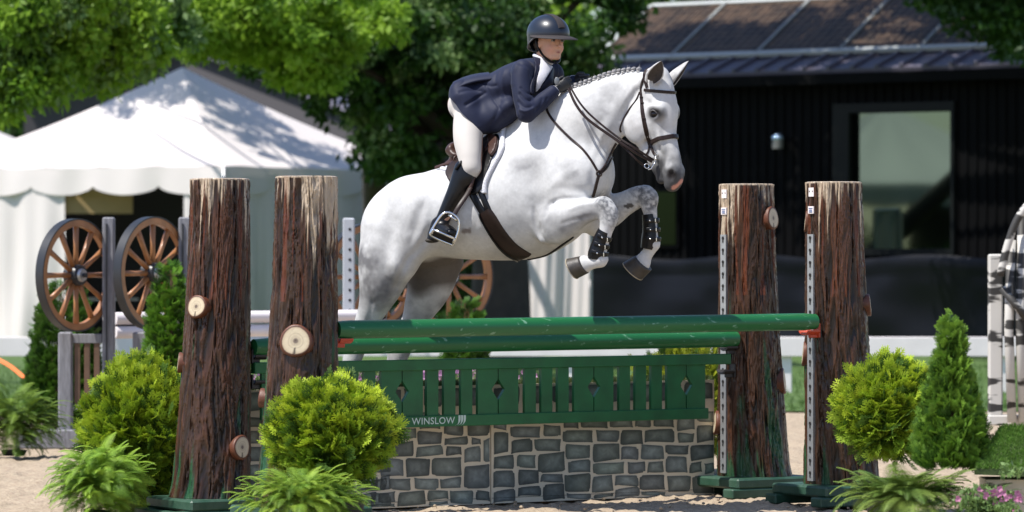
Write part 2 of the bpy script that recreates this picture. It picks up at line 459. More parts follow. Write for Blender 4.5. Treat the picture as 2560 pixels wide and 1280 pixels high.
# ================================================================ TENT
m_vinyl = mat('tent_vinyl', (.74,.68,.65), rough=.55, spec=.3, bump=.12, bscale=3, trans=.10)
m_dark = mat('inside_shade', (.012,.012,.014), rough=.9)
def make_tent(corner, al, label, front_open=True, S=6.1, walls=True):
    t = empty('party_tent', (corner[0], corner[1], 0), label, 'tent')
    e1 = np.array([-math.cos(al), math.sin(al), 0]); e2 = np.array([math.sin(al), math.cos(al), 0]); C0 = np.array([corner[0], corner[1], 0]); EZ = 2.78; PZ = 4.45
    g = lambda a, b, z: C0+e1*S*a+e2*S*b+np.array([0,0,z])
    # roof: concave sag toward the peak, gathered folds
    n = 36; vs = []; fs = []
    rim = [(k/n, 0) for k in range(n)]+[(1, k/n) for k in range(n)]+[(1-k/n, 1) for k in range(n)]+[(0, 1-k/n) for k in range(n)]
    R_ = 22
    for i in range(R_+1):
        e = i/R_
        for (a, b) in rim:
            a2 = .5+(a-.5)*(1-e); b2 = .5+(b-.5)*(1-e); z = EZ+(PZ-EZ)*(e**1.12)-.10*math.sin(math.pi*e)*(.6)+ .012*math.sin(a*37+b*23)*(1-e)
            vs.append(g(a2, b2, z))
    m = len(rim)
    for i in range(R_):
        for k in range(m): fs.append((i*m+k, i*m+(k+1) % m, (i+1)*m+(k+1) % m, (i+1)*m+k))
    mesh('roof', vs, fs, m_vinyl, t, smooth=False, autosmooth=24)
    # scalloped valance
    sides = [((0,0),(1,0)),((0,0),(0,1)),((1,0),(1,1)),((0,1),(1,1))]
    for (A, B) in sides:
        vs = []; fs = []; N = 120; out = (-e2 if A[1] == B[1] == 0 else e1*-1 if A[0] == B[0] == 0 else e1 if A[0] == 1 and B[0] == 1 else e2)
        for i in range(N+1):
            t_ = i/N; a = A[0]+(B[0]-A[0])*t_; b = A[1]+(B[1]-A[1])*t_; sc = abs(math.sin(math.pi*t_*5)); wv = .014*math.sin(t_*50)+.02*math.sin(t_*23)
            for j, z in enumerate((0, -.12, -.24, -.29-.13*sc**.6)):
                vs.append(g(a, b, EZ+z)+out*(.02+wv*j/3+.02))
        for i in range(N):
            for j in range(3): fs.append((i*4+j, i*4+j+1, (i+1)*4+j+1, (i+1)*4+j))
        mesh('valance', vs, fs, m_vinyl, t, smooth=True)
    def wall(a0, b0, a1, b1, name='side_wall', amp=.05, top=EZ-.03, gather=0, fr=30):
        vs = []; fs = []; N = 90; A = g(a0, b0, 0); B = g(a1, b1, 0); d = unit(B-A); nrm = np.cross(d, up_); L = np.linalg.norm(B-A)
        for i in range(N+1):
            t_ = i/N
            for j in range(13):
                z = top*(1-j/12); w_ = amp*(math.sin(t_*L*fr*.33+2*math.sin(z*.8))+.5*math.sin(t_*L*fr*.9))*(.25+.75*j/12)
                sq = 1-gather*math.sin(math.pi*min(1, (j/12)*1.15))**2*.55
                tt = t_*sq if gather > 0 else t_
                vs.append(A+d*L*tt+nrm*w_+up_*z)
        for i in range(N):
            for j in range(12): fs.append((i*13+j, i*13+j+1, (i+1)*13+j+1, (i+1)*13+j))
        mesh(name, vs, fs, m_vinyl, t, smooth=True)
    for a, b in ((0,0),(1,0),(1,1),(0,1)):
        MB().tube([g(a, b, 0), g(a, b, EZ)], .035, 10).build('pole', m_steel_dull, t, smooth=True)
    if walls: wall(0, 0, 0, 1)
    wall(0, 1, 1, 1)
    pw = MB().box(g(.40, .30, 1.32), (4.6, .03, 2.6), rz=-al); pw.build('added_shade_sheet', m_dark, t); MB().box(g(.06, .16, 1.32), (.03, 1.7, 2.6), rz=-al).build('added_shade_sheet', m_dark, t)  # black sheets added inside to stand for the shade in the opening
    if front_open and walls:
        wall(.50, 0, .98, 0, gather=0, amp=.07, fr=16); wall(.0, -.003, .12, -.003, name='curtain', gather=.0, amp=.03, fr=60)
    return t, g
up_ = np.array([0,0,1.0])
m_steel_dull = mat('aluminium_pole', (.45,.46,.47), rough=.4, metal=.8)
tent, tg_ = make_tent((-4.32, 60.0), R(32), 'white peaked party tent with scalloped edge, nearest behind the wagon wheels')
make_tent((-9.1, 63.4), R(24), 'white peaked party tent at the left picture edge')
make_tent((-12.0, 48.0), R(2), 'white peaked party tent off to the left, seen only mirrored in the window', walls=False)
sg_ = mesh('hanging_board', *(lambda b: (b.v, b.f))(MB().box(W((135+333)/2, 492, 61.75), (1.21, .04, .52), rz=0)), mat('tan_board', (.36,.25,.11), rough=.7, var=.15, vscale=3)); tag(sg_, 'plain tan board hanging in the opening of the white tent', 'board')
# furniture shapes in the dark of the tent
mb = MB()
tb = empty('folding_table', (-6.0, 63.5, 0), 'table with a pale cloth inside the dark white-tent opening', 'table')
MB().box((-6.0, 63.5, .74), (1.8, .75, .03)).build('table_top', m_white, tb)
for sx in (-.8, .8): MB().tube([(-6.0+sx, 63.5, 0), (-6.0+sx, 63.5, .73)], .02, 8).build('leg', m_steel_dull, tb)
# free hanging white drape between tree and building
dr = empty('white_banner_drape', W(1380, 700, 57), 'tall white cloth drape hanging left of the black building', 'drape'); vs = []; fs = []
for i in range(61):
    for j in range(11):
        px = 1288+(1472-1288)*i/60; py = 520+(880-520)*j/10; p = W(px+ (6 if 0 < i < 60 else 0), py, 57); p[1] += .05*math.sin(i*.17+.6)+.012*math.sin(i*.7+j*.3); vs.append(p)
fs = [(i*11+j, i*11+j+1, (i+1)*11+j+1, (i+1)*11+j) for i in range(60) for j in range(10)]
mesh('cloth', vs, fs, m_vinyl, dr, smooth=True); MB().tube([W(1284,515,57), W(1476,515,57)], .03, 8).build('rod', m_steel_dull, dr)
MB().tube([W(1284,515,57.02), W(1284,885,57.02)], .03, 8).build('post', m_steel_dull, dr); MB().tube([W(1476,515,57.02), W(1476,885,57.02)], .03, 8).build('post', m_steel_dull, dr)

# ================================================================ BLACK BUILDING
m_blackclad = mat('black_cladding', (.0030,.0030,.0033), rough=.65, spec=.08, var=.4, vscale=2)
m_roofmetal = mat('dark_metal_roof', (.11,.10,.13), rough=.5, spec=.3)
m_solar = mat('solar_cell', (.070,.042,.024), rough=.5, spec=.2, var=.85, vscale=5, vthr=(.35,.65))  # brown blotches paint sun dapples into the cell colour
m_alu = mat('panel_frame', (.50,.52,.50), rough=.5, metal=.2)
m_glass = mat('coated_window_glass', (.11,.15,.12), rough=.04, metal=1)
m_glass2 = mat('dark_window_glass', (.010,.018,.010), rough=.05, metal=1)
A0 = np.array([1.30, 62.0, 0]); DB = unit([.795,-.606,0]); NBv = np.array([-DB[1]*-1, 0, 0]); NB_ = unit(np.cross(DB, up_))   # facade normal, towards the camera
if NB_[1] > 0: NB_ = -NB_
def onB(px, py, off=0.0):
    """point of the facade plane seen at a measured place"""
    d = W(px, py, 1.0)-np.array([0,0,CAMZ]); o = np.array([0,0,CAMZ]); P0 = A0+NB_*off; t = ((P0-o)@NB_)/(d@NB_); return o+d*t
bld = empty('black_building', A0, 'black-clad building with a green-reflecting window and solar panels on its roof', 'building')
def BB(u, off, z): return A0+DB*u+NB_*off+up_*z
rotB = Matrix((tuple(DB), tuple(-NB_), (0,0,1))).transposed()
w0, w1 = onB(2128, 283), onB(2382, 622)
u0 = (w0-A0)@DB; u1 = (w1-A0)@DB; z1 = w0[2]; z0 = w1[2]
uL = (onB(1474, 400)-A0)@DB; uR = 9.5; HE = 4.25
def bx(u_0, u_1, z_0, z_1, off, dp, name, m, parent=bld, bev=0):
    return MB().box(BB((u_0+u_1)/2, off-dp/2, (z_0+z_1)/2), (u_1-u_0, dp, z_1-z_0), rot=rotB, bev=bev).build(name, m, parent)
mb = MB()
for (a, b, c_, d) in ((uL, u0, 0, HE), (u1, uR, 0, HE), (u0, u1, 0, z0), (u0, u1, z1, HE)):
    mb.box(BB((a+b)/2, -.10, (c_+d)/2), (b-a, .20, d-c_), rot=rotB)
    for u in np.arange(a+.08, b-.03, .16): mb.box(BB(u, .012, (c_+d)/2), (.035, .026, d-c_-.02), rot=rotB)
mb.build('wall', m_blackclad, bld)
bx(uL, uL+.2, 0, HE, -.2, 5.0, 'side_wall', m_blackclad); bx(uL+.2, uR, 0, .05, -.25, 5, 'floor', m_blackclad); bx(uL+.2, uR, 0, HE, -5.1, .1, 'back_wall', m_blackclad)
wf = MB()
for (a, b, c_, d) in ((u0-.28, u0, z0-.1, z1+.14), (u1, u1+.06, z0-.1, z1+.14), (u0, u1, z1, z1+.14), (u0, u1, z0-.1, z0)):
    wf.box(BB((a+b)/2, .03, (c_+d)/2), (b-a, .09, d-c_), rot=rotB)
wfo = wf.build('window_frame', mat('window_frame', (.003,.004,.0035), rough=.5, spec=.2), bld)
MB().box(BB((u0+u1)/2, -.09, (z0+z1)/2), (u1-u0, .02, z1-z0), rot=rotB).build('pane', m_glass, wfo)
w2, w3 = onB(1640, 480), onB(1696, 612); a2, b2 = (w2-A0)@DB, (w3-A0)@DB
w2o = bx(a2-.05, b2+.05, w3[2]-.05, w2[2]+.05, .06, .08, 'window_frame', m_blackclad); bx(a2, b2, w3[2], w2[2], .075, .02, 'pane', m_glass2, w2o)
# lower roof of ribbed metal
def slab(P4, t, name, m, parent=bld): P4 = [np.array(p) for p in P4]; nn = unit(np.cross(P4[1]-P4[0], P4[3]-P4[0])); return MB().prism(P4, nn, t).build(name, m, parent)
ra, rb = onB(1480, 212, .35), onB(2600, 190, .35); zr = HE-.12
E0 = BB(uL-.3, .35, zr); E1 = BB(uR, .35, zr); E2 = BB(uR, -2.5, zr+1.0); E3 = BB(uL-.3, -2.5, zr+1.0)
slab([E0, E1, E2, E3], .06, 'roof', m_roofmetal)
mb = MB(); sl = unit(E3-E0); nr = unit(np.cross(DB, sl)); nr = nr if nr[2] > 0 else -nr; rr_ = Matrix((tuple(DB), tuple(sl), tuple(nr))).transposed(); LL = np.linalg.norm(E3-E0)
for u in np.arange(uL, uR, .42): mb.box(BB(u, .35, zr)+sl*LL/2+nr*.085, (.05, LL, .05), rot=rr_)
mb.build('roof_rib', m_roofmetal, bld)
bx(uL-.3, uR, zr-.16, zr-.005, .40, .06, 'fascia', m_blackclad)
slab([E3, E2, BB(uR, -5.3, zr+.0), BB(uL-.3, -5.3, zr+.0)], .06, 'roof', m_roofmetal)
# row of solar panels standing proud of the roof
pl = lambda px, py: onB(px, py, -.3)
b0, b1 = onB(1490, 150, -.3), onB(2415, 118, -.3)
zb = (b0[2]+b1[2])/2; ub0, ub1 = (b0-A0)@DB, (b1-A0)@DB
tilt_v = unit(-NB_*.84+up_*.50+DB*.0); PL = 1.75
NPN = 5; step = (ub1-ub0)/3.98
edges = [ub0+step*0, ub0+step*.86, ub0+step*1.80, ub0+step*2.68, ub0+step*3.52, ub0+step*4.4]
off0 = -.3; shear = .62
for i in range(5):
    p0 = BB(edges[i], off0, zb); p1 = BB(edges[i+1], off0, zb); ns = unit(np.cross(DB, tilt_v)); ns = ns if ns[2] > 0 else -ns
    rot_p = Matrix((tuple(DB), tuple(tilt_v), tuple(ns))).transposed(); L = edges[i+1]-edges[i]
    c_ = (p0+p1)/2+tilt_v*PL*.5
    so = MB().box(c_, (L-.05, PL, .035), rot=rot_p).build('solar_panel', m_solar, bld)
    fr = MB()
    for k in (0, 1): fr.box(p0+tilt_v*PL*k+DB*L/2+ns*.01, (L, .09, .06), rot=rot_p)
    for k in (0, 1): fr.box((p0 if k == 0 else p1)+tilt_v*PL*.5+ns*.012, (.055, PL, .06), rot=rot_p)
    fr.build('frame', m_alu, so)
    ce = MB()
    for u in np.arange(.12, L-.05, .155): ce.box(p0+DB*u+tilt_v*PL*.5+ns*.0185, (.007, PL-.1, .004), rot=rot_p)
    for v_ in np.arange(.12, PL, .155): ce.box(p0+DB*L/2+tilt_v*v_+ns*.0185, (L-.1, .007, .004), rot=rot_p)
    ce.build('cell_lines', mat('cell_line', (.22,.17,.12), rough=.35, metal=.3), so)
    MB().tube([p0+tilt_v*.3, p0+tilt_v*.3-up_*.7], .03, 8).build('strut', m_alu, bld)
# lamp on the wall
lp = onB(1957, 350, .05); wl = empty('wall_lamp', lp, 'small silver-topped lamp on the black wall', 'lamp')
MB().tube([lp+NB_*.02, lp+NB_*.10+up_*.0], .055, 12).build('arm', m_blackclad, wl, smooth=True); MB().tube([lp+NB_*.14-up_*.13, lp+NB_*.14+up_*.02], .085, 14).build('housing', mat('lamp_grey', (.16,.16,.15), rough=.4), wl, autosmooth=40)
MB().sphere(lp+NB_*.14+up_*.03, .095, 14, 8, (1,1,.7)).build('cap', mat('lamp_cap', (.45,.60,.80), rough=.15, metal=.7), wl, smooth=True)
# black plastic sheeting along the foot of the wall
vs = []; fs = []; N = 160; t0, t1 = onB(1478, 640, 1.2), onB(2620, 640, 1.2); ua, ub = (t0-A0)@DB, (t1-A0)@DB
for i in range(N+1):
    for j in range(15):
        u = ua+(ub-ua)*i/N; z = 1.42*(1-j/14); pz = z+.04*math.sin(u*2.1)*(j < 3)
        vs.append(BB(u, 1.2+.10*noise3(np.array([[u*.9, z*1.6, 3.3]]))[0]+.02*noise3(np.array([[u*3, z*4, 1.3]]))[0]+(.04 if j == 1 else 0), pz))
fs = [(i*15+j, i*15+j+1, (i+1)*15+j+1, (i+1)*15+j) for i in range(N) for j in range(14)]
tarp = mesh('plastic_sheeting', vs, fs, mat('black_plastic', (.0035,.004,.007), rough=.42, spec=.25), smooth=True); tag(tarp, 'black plastic sheeting standing in front of the black building', 'sheeting')
# distant building with a grey-violet metal roof behind the tent
m_gable = mat('violet_grey_roof', (.20,.18,.23), rough=.5, stretch=(1,1,1))
gb = empty('background_barn', W(430, 600, 84), 'grey metal roofed barn behind the white tent', 'building')
def PW(px, py, Y): return W(px, py, Y)
slab([PW(60,262,84), PW(450,118,84), PW(560,70,96), PW(170,190,98)], .1, 'roof', m_gable, gb)
slab([PW(450,118,84), PW(1240,430,80), PW(1330,330,92), PW(560,70,96)], .1, 'roof', m_gable, gb)
mb = MB(); mb.add([PW(60,262,84.3), PW(450,118,84.3), PW(1240,430,80.3), PW(1240,760,80.3), PW(60,740,84.3)]+[PW(60,262,84.9), PW(450,118,84.9), PW(1240,430,80.9), PW(1240,760,80.9), PW(60,740,84.9)], [(0,4,3,2,1),(5,6,7,8,9),(0,1,6,5),(1,2,7,6),(0,5,9,4)]); mb.build('wall', mat('barn_wall', (.05,.045,.05), rough=.8), gb)
mb = MB(); a, b = PW(450,118,84), PW(1240,430,80); c_, d = PW(560,70,96), PW(1330,330,92)
for k in range(1, 30): e = k/30; mb.tube([a+(b-a)*e+up_*.12, c_+(d-c_)*e+up_*.12], .05, 6)
for k in range(1, 14): e = k/14; a2_, b2_ = PW(60,262,84), PW(450,118,84); c2, d2 = PW(170,190,98), PW(560,70,96); mb.tube([a2_+(b2_-a2_)*e+up_*.12, c2+(d2-c2)*e+up_*.12], .05, 6)
mb.build('roof_rib', mat('rib_pale', (.30,.28,.33), rough=.5), gb)
# white tent and lawn behind the photographer, mirrored in the window

# ================================================================ TREES
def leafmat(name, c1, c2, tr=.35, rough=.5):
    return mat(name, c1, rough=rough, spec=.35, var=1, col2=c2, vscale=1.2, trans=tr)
m_leaf_b = leafmat('leaf_bright', (.35,.53,.05), (.10,.22,.02), .5)  # second tone paints the dark gaps between leaf clumps
m_leaf_d = leafmat('leaf_dark', (.055,.135,.018), (.014,.038,.007), .35)
m_leaf_p = leafmat('leaf_pale', (.27,.38,.14), (.08,.17,.035), .35)
m_bark = mat('tree_bark', (.055,.042,.034), rough=.9, bump=.8, bscale=12, var=.4, vscale=5)
def leaves(cent, rad, n, size, flat=.5, droop=.3, seed=1):
    """leaf-shaped faces scattered through the volume of many small clumps; cent (k,3), rad (k,)"""
    g_ = np.random.default_rng(seed); k = g_.integers(0, len(cent), n); u = g_.normal(size=(n, 3)); u /= np.linalg.norm(u, axis=1)[:, None]
    c = cent[k]+u*(rad[k]*g_.random(n)**.45)[:, None]*np.array([1, 1, flat])
    d = g_.normal(size=(n, 3)); d[:, 2] -= droop*2; d /= np.linalg.norm(d, axis=1)[:, None]
    w = np.cross(d, g_.normal(size=(n, 3))); w /= np.linalg.norm(w, axis=1)[:, None]; L = size*g_.uniform(.6, 1.3, n)[:, None]
    nn = np.cross(d, w)
    vs = np.stack([c, c+d*L*.45+w*L*.26+nn*L*.05, c+d*L, c+d*L*.45-w*L*.26+nn*L*.05], 1).reshape(-1, 3)
    return vs, np.arange(4*n).reshape(-1, 4)
def limbs(root, crown, nl, r0, seed=1):
    g_ = random.Random(seed); mb = MB(); idx = g_.sample(range(len(crown)), min(nl, len(crown)))
    for i in idx:
        p = crown[i]; m_ = root*.45+p*.55+np.array([g_.uniform(-.3,.3), g_.uniform(-.3,.3), g_.uniform(-.2,.5)])
        C = catmull([root, m_, p], 6); mb.tube(C, list(np.linspace(r0, r0*.12, len(C))), 7)
    return mb
def tree(name, label, foot, trunk_r, split, blobs, mats, n, size, seed=1, parts_=None, trunk=True, csz=(.35,.75), nl=26, group=None, fl=.55, thin=()):
    """blobs: (px,py,Y,rx,ry,rz, clumps) ellipsoids of the crown as measured"""
    g_ = np.random.default_rng(seed); t = empty(name, foot, label, 'tree', group); C = []; Rr = []
    for (px, py, Y, rx, ry, rz, k) in blobs:
        c0 = W(px, py, Y); u = g_.normal(size=(k, 3)); u /= np.linalg.norm(u, axis=1)[:, None]
        C.append(c0+u*(g_.random(k)**.5)[:, None]*np.array([rx, ry, rz])); Rr.append(g_.uniform(*csz, k))
    C = np.vstack(C); Rr = np.concatenate(Rr)
    pick = g_.random(len(C))
    lo_ = 0
    for mi, (m_, fr) in enumerate(mats):
        s_ = (pick >= lo_) & (pick < lo_+fr); lo_ += fr
        if s_.sum() == 0: continue
        v_, f_ = leaves(C[s_], Rr[s_], int(n*fr), size, seed=seed+mi, flat=fl)
        if thin:
            cc = v_.reshape(-1, 4, 3).mean(1); s2 = scr(cc); keep = np.ones(len(cc), bool); nz = noise3(cc*2.6, 5)+.5*noise3(cc*6, 6)
            for (a, b, r_, th) in thin: keep &= ~((np.hypot((s2[:, 0]-a)/1.6, s2[:, 1]-b) < r_) & ((nz > th) | (cc[:, 1] > np.median(cc[:, 1])-.2)))
            v_ = v_.reshape(-1, 4, 3)[keep].reshape(-1, 3); f_ = np.arange(len(v_)).reshape(-1, 4)
        mesh('crown', v_, f_, m_, t)
    foot = np.array(foot, float); sp_ = np.array(split, float)
    mb = MB(); P = catmull([foot, foot*.5+sp_*.5+np.array([.06,.04,0]), sp_], 6); mb.tube(P, list(np.linspace(trunk_r*1.25, trunk_r*.8, len(P))), 14); mb.build('trunk', m_bark, t, smooth=True)
    limbs(sp_, C, nl, trunk_r*.42, seed).build('limb', m_bark, t, smooth=True)
    return t
# large shade tree in the middle
tree('shade_tree', 'large dark-leaved shade tree standing behind the horse and rider', W(1245, 960, 52)*[1,1,0], .36, W(1235, 420, 52),
     [(1240,130,52,1.5,2.0,1.3,60),(1000,200,51.5,1.6,2,1.1,60),(830,120,51,1.5,2,1.1,55),(1050,30,51,2.2,2,1.0,60),(1440,60,52,.8,1.6,.9,30),(1180,330,53,.6,1.2,.7,22),(985,320,51,.50,1,.36,18),(1000,380,51,.35,.8,.2,12),(985,405,51,.2,.6,.12,7),(760,40,51,1.2,2,.6,30),(1250,260,53,.6,1,.5,22),(1500,20,52,.5,1.4,.5,16),(1350,200,53.5,.7,1,.7,20)],
     [(m_leaf_d, .84), (m_leaf_p, .16)], 66000, .13, seed=3, csz=(.22,.5), thin=((940,285,80,.10),(1060,300,62,.10),(1440,60,60,.1)))
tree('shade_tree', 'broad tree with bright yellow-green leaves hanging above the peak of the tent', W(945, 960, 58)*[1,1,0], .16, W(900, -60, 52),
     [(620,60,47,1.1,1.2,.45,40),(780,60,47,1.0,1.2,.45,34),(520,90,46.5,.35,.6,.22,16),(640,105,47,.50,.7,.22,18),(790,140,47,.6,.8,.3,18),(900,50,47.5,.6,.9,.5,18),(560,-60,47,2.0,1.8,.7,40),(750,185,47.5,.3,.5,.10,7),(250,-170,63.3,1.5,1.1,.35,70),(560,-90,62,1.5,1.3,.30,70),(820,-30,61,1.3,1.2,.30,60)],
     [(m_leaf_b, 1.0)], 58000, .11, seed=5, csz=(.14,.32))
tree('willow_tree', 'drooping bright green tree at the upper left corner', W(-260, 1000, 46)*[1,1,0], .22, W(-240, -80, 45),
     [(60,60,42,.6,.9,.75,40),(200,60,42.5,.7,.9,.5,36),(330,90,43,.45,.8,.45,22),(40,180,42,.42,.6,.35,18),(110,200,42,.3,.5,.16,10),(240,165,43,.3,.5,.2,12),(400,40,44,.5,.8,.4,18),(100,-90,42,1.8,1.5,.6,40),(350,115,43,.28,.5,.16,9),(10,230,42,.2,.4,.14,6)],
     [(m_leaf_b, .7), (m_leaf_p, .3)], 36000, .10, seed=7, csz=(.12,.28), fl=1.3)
tree('oak_tree', 'dark tree hanging into the upper right corner over the solar panels', (11.5, 53, 0), .3, (10.5, 53, 6.0),
     [(2500,-20,54,.75,1.2,.65,34),(2400,-60,54,.6,1,.4,18),(2560,100,54,.35,.7,.3,12),(2200,-300,54,2.4,2,.8,50),(1450,-430,59.5,1.6,1.4,.6,36),(1480,-345,60.7,1.3,1.0,.35,60),(1690,-370,59.9,.9,.8,.3,16),(1650,-400,59.5,2.0,1.6,.7,44),(2000,-380,59,2.0,1.6,.7,30),(2350,-330,58,2.2,1.6,.8,40),(1800,-300,58,1.6,1.2,.4,20),(2500,-300,53,2.2,2,1.0,40)],
     [(m_leaf_d, 1.0)], 80000, .13, seed=9, csz=(.2,.5))
# darker trees farther off close the view
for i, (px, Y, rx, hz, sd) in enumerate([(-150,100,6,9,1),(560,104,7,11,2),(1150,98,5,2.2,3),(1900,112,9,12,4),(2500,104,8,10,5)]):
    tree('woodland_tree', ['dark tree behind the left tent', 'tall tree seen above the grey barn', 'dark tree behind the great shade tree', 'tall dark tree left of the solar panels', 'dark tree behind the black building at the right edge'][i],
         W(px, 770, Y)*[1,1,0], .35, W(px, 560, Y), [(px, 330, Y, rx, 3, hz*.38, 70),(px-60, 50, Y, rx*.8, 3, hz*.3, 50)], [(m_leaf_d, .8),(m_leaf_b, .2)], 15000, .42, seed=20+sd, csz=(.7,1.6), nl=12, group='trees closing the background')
hd_ = empty('hedge', (-10.6, 49, 0), 'unseen green hedge added off to the left to darken the window reflection', 'hedge'); hv_, hf_ = leaves(np.column_stack([rng.uniform(-10.9,-10.3,60), rng.uniform(46,54,60), rng.uniform(.3,1.9,60)]), np.full(60,.6), 9000, .12, seed=77); hv_[:,2] = np.maximum(hv_[:,2], .02); mesh('foliage', hv_, hf_, m_leaf_d, hd_)  # leaf mass added out of view to darken the lower reflection
# dark shrubs under the big tree
for i, (px, py, Y, rx, rz, lab) in enumerate([(1220,720,55,.55,.9,'dark shrub at the foot of the great tree trunk'),(1080,700,58,.8,1.0,'dark shrub in the shade left of the great tree'),(1110,560,62,1.2,1.0,'tall dark shrub behind the horse\'s back')]):
    c0 = W(px, py, Y); t = empty('shrub', (c0[0], c0[1], 0), lab, 'shrub'); k = 30; u = rng.normal(size=(k,3)); u /= np.linalg.norm(u, axis=1)[:,None]
    v_, f_ = leaves(c0+u*rng.random((k,1))**.5*np.array([rx,.5,rz]), rng.uniform(.15,.35,k), 5000, .11, seed=40+i); v_[:,2] = np.maximum(v_[:,2], .03); mesh('foliage', v_, f_, m_leaf_d, t)
    mb = MB()
    for q in range(5): mb.tube([(c0[0], c0[1], 0), (c0[0]+random.uniform(-.4,.4), c0[1], c0[2])], .03, 6)
    mb.build('stem', m_bark, t)

# ================================================================ THE OXER
JD = unit([3.22, 2.10, 0]); JN = np.array([JD[1], -JD[0], 0])    # along the rails; square to them, towards the camera
def ray_line(px, P0, d=JD):
    """ground point of the line P0+t*d seen at photo column px"""
    k = (px-1280)/FPX; t = (k*P0[1]-P0[0])/(d[0]-k*d[1]); return P0+d*t
B1 = W(550, 612, 23.5)*[1,1,0]; B2 = W(1866, 612, 25.6)*[1,1,0]; F1 = W(766, 612, 22.7)*[1,1,0]; F2 = W(2085, 612, 24.75)*[1,1,0]
m_green = mat('green_paint', (.010,.135,.040), rough=.42, spec=.45, var=.35, vscale=7, bump=.08, bscale=90)
m_greenworn = mat('worn_green_paint', (.010,.120,.035), rough=.38, spec=.5, var=1, col2=(.14,.30,.19), vscale=9, vthr=(.30,.37), stretch=(.5,4,4), bump=.05, bscale=120)
m_trunk = mat('moulded_bark', (.1,.05,.03), rough=.30, spec=.32, attr=True, bump=.22, bscale=70, stretch=(1,1,.35), var=.25, vscale=35)
m_cut = mat('painted_wood_cut', (.6,.5,.34), rough=.5, attr=True, bump=.15, bscale=60)
m_grey = mat('galvanised_track', (.42,.43,.44), rough=.42, metal=.55, var=.2, vscale=30)
m_hole = mat('black_hole', (.006,.006,.006), rough=.9)
m_basegreen = mat('base_green', (.012,.055,.030), rough=.5, var=1, col2=(.045,.095,.065), vscale=9, bump=.2, bscale=50)
TH, TZ0 = 1.865, .125
def trunk_mesh(seed):
    n, m = 260, 420; th = np.linspace(0, 2*np.pi, n, endpoint=False); z = np.linspace(0, 1, m); T, Z = np.meshgrid(th, z, indexing='ij')
    r = .168+.058*(1-Z)**1.5+.010*np.exp(-Z*25); cx = (r-.168)                     # inner side straight, the flare goes outward (+x)
    q = np.stack([np.cos(T)*1.7, np.sin(T)*1.7, Z*1.1], -1)
    wob = fbm(q*1.5, 3, seed)*.9; ph = np.stack([np.cos(T+wob*.8)*6.5, np.sin(T+wob*.8)*6.5, Z*5.2+wob*2], -1)
    ridge = 1-np.abs(fbm(ph, 3, seed+3))*2.6; fine = 1-np.abs(fbm(ph*np.array([2.6,2.6,2.2]), 3, seed+9))*2.2; pit = noise3(q*np.array([22,22,60])*1.5, seed+5)
    h = np.clip(ridge, -1, 1)*.012+fine*.0055+np.clip(pit-.35, 0, 1)*.006*(noise3(q*3, seed+2) > -.1)
    rr = r+h-.006; rr[:, -1] = r[:, -1]-.006
    vs = np.stack([cx+rr*np.cos(T), rr*np.sin(T), Z*TH], -1)
    # colour: brown-black in the grooves, red-brown ridges, cream runs near the top, green wear near the foot
    w = (np.clip(ridge*.75+fine*.45-.12, 0, 1)**1.3)[..., None]; red = np.clip(.5+1.2*fbm(q*np.array([2,2,1.2])+7, 3, seed+11), 0, 1)[..., None]
    col = np.array([.013,.009,.007])*(1-w)+(np.array([.108,.044,.023])*red+np.array([.054,.029,.017])*(1-red))*w
    run = fbm(np.stack([np.cos(T)*9, np.sin(T)*9, Z*1.4], -1), 3, seed+31)+.55*fbm(np.stack([np.cos(T)*3, np.sin(T)*3, Z*.3], -1), 2, seed+33)
    sect = fbm(np.stack([np.cos(T)*1.6, np.sin(T)*1.6, Z*.1], -1), 2, seed+61)*.9; cm = np.clip((run*1.2+sect+(Z-.935)*3.6-.02)*7, 0, 1)*(Z > .66); cm = np.maximum(cm*np.clip(ridge*1.2+.75, .25, 1), (Z > .993)*.9)[..., None]; col = col*(1-cm)+np.array([.50,.40,.29])*cm
    orn = np.clip((fbm(q*np.array([5,5,2]), 2, seed+41)-.12)*8, 0, 1)*(Z > .62)*.8; orn = orn[..., None]*(1-cm*.6); col = col*(1-orn*.5)+np.array([.22,.050,.018])*orn*.5
    gm = (np.clip((fbm(np.stack([np.cos(T)*5, np.sin(T)*5, Z*4], -1), 3, seed+51)-.05-Z*.75)*7, 0, 1)*.75)[..., None]; col = col*(1-gm)+np.array([.020,.105,.045])*gm
    vs = vs.reshape(-1, 3); col = col.reshape(-1, 3)
    i, j = np.meshgrid(np.arange(n), np.arange(m-1), indexing='ij'); i2 = (i+1) % n
    f = np.column_stack([(i*m+j).ravel(), (i2*m+j).ravel(), (i2*m+j+1).ravel(), (i*m+j+1).ravel()])
    # flat top: rim then centre
    k = len(vs); rim = vs[np.arange(n)*m+m-1]; inner = rim*[.86,.86,1]+[.0,0,-.004]; vs = np.vstack([vs, inner, inner[:1]*0+[[0,0,TH-.004]]])
    col = np.vstack([col, np.tile([.42,.30,.20], (n,1)), [[.42,.30,.20]]]); a = np.arange(n); a2 = (a+1) % n
    f = np.vstack([f, np.column_stack([a*m+m-1, a2*m+m-1, k+a2, k+a]), np.column_stack([k+a, k+a2, np.full(n, k+n), np.full(n, k+n)])[:, [0,1,2,3]]])
    return vs, f, col
TM = [trunk_mesh(11), trunk_mesh(47)]
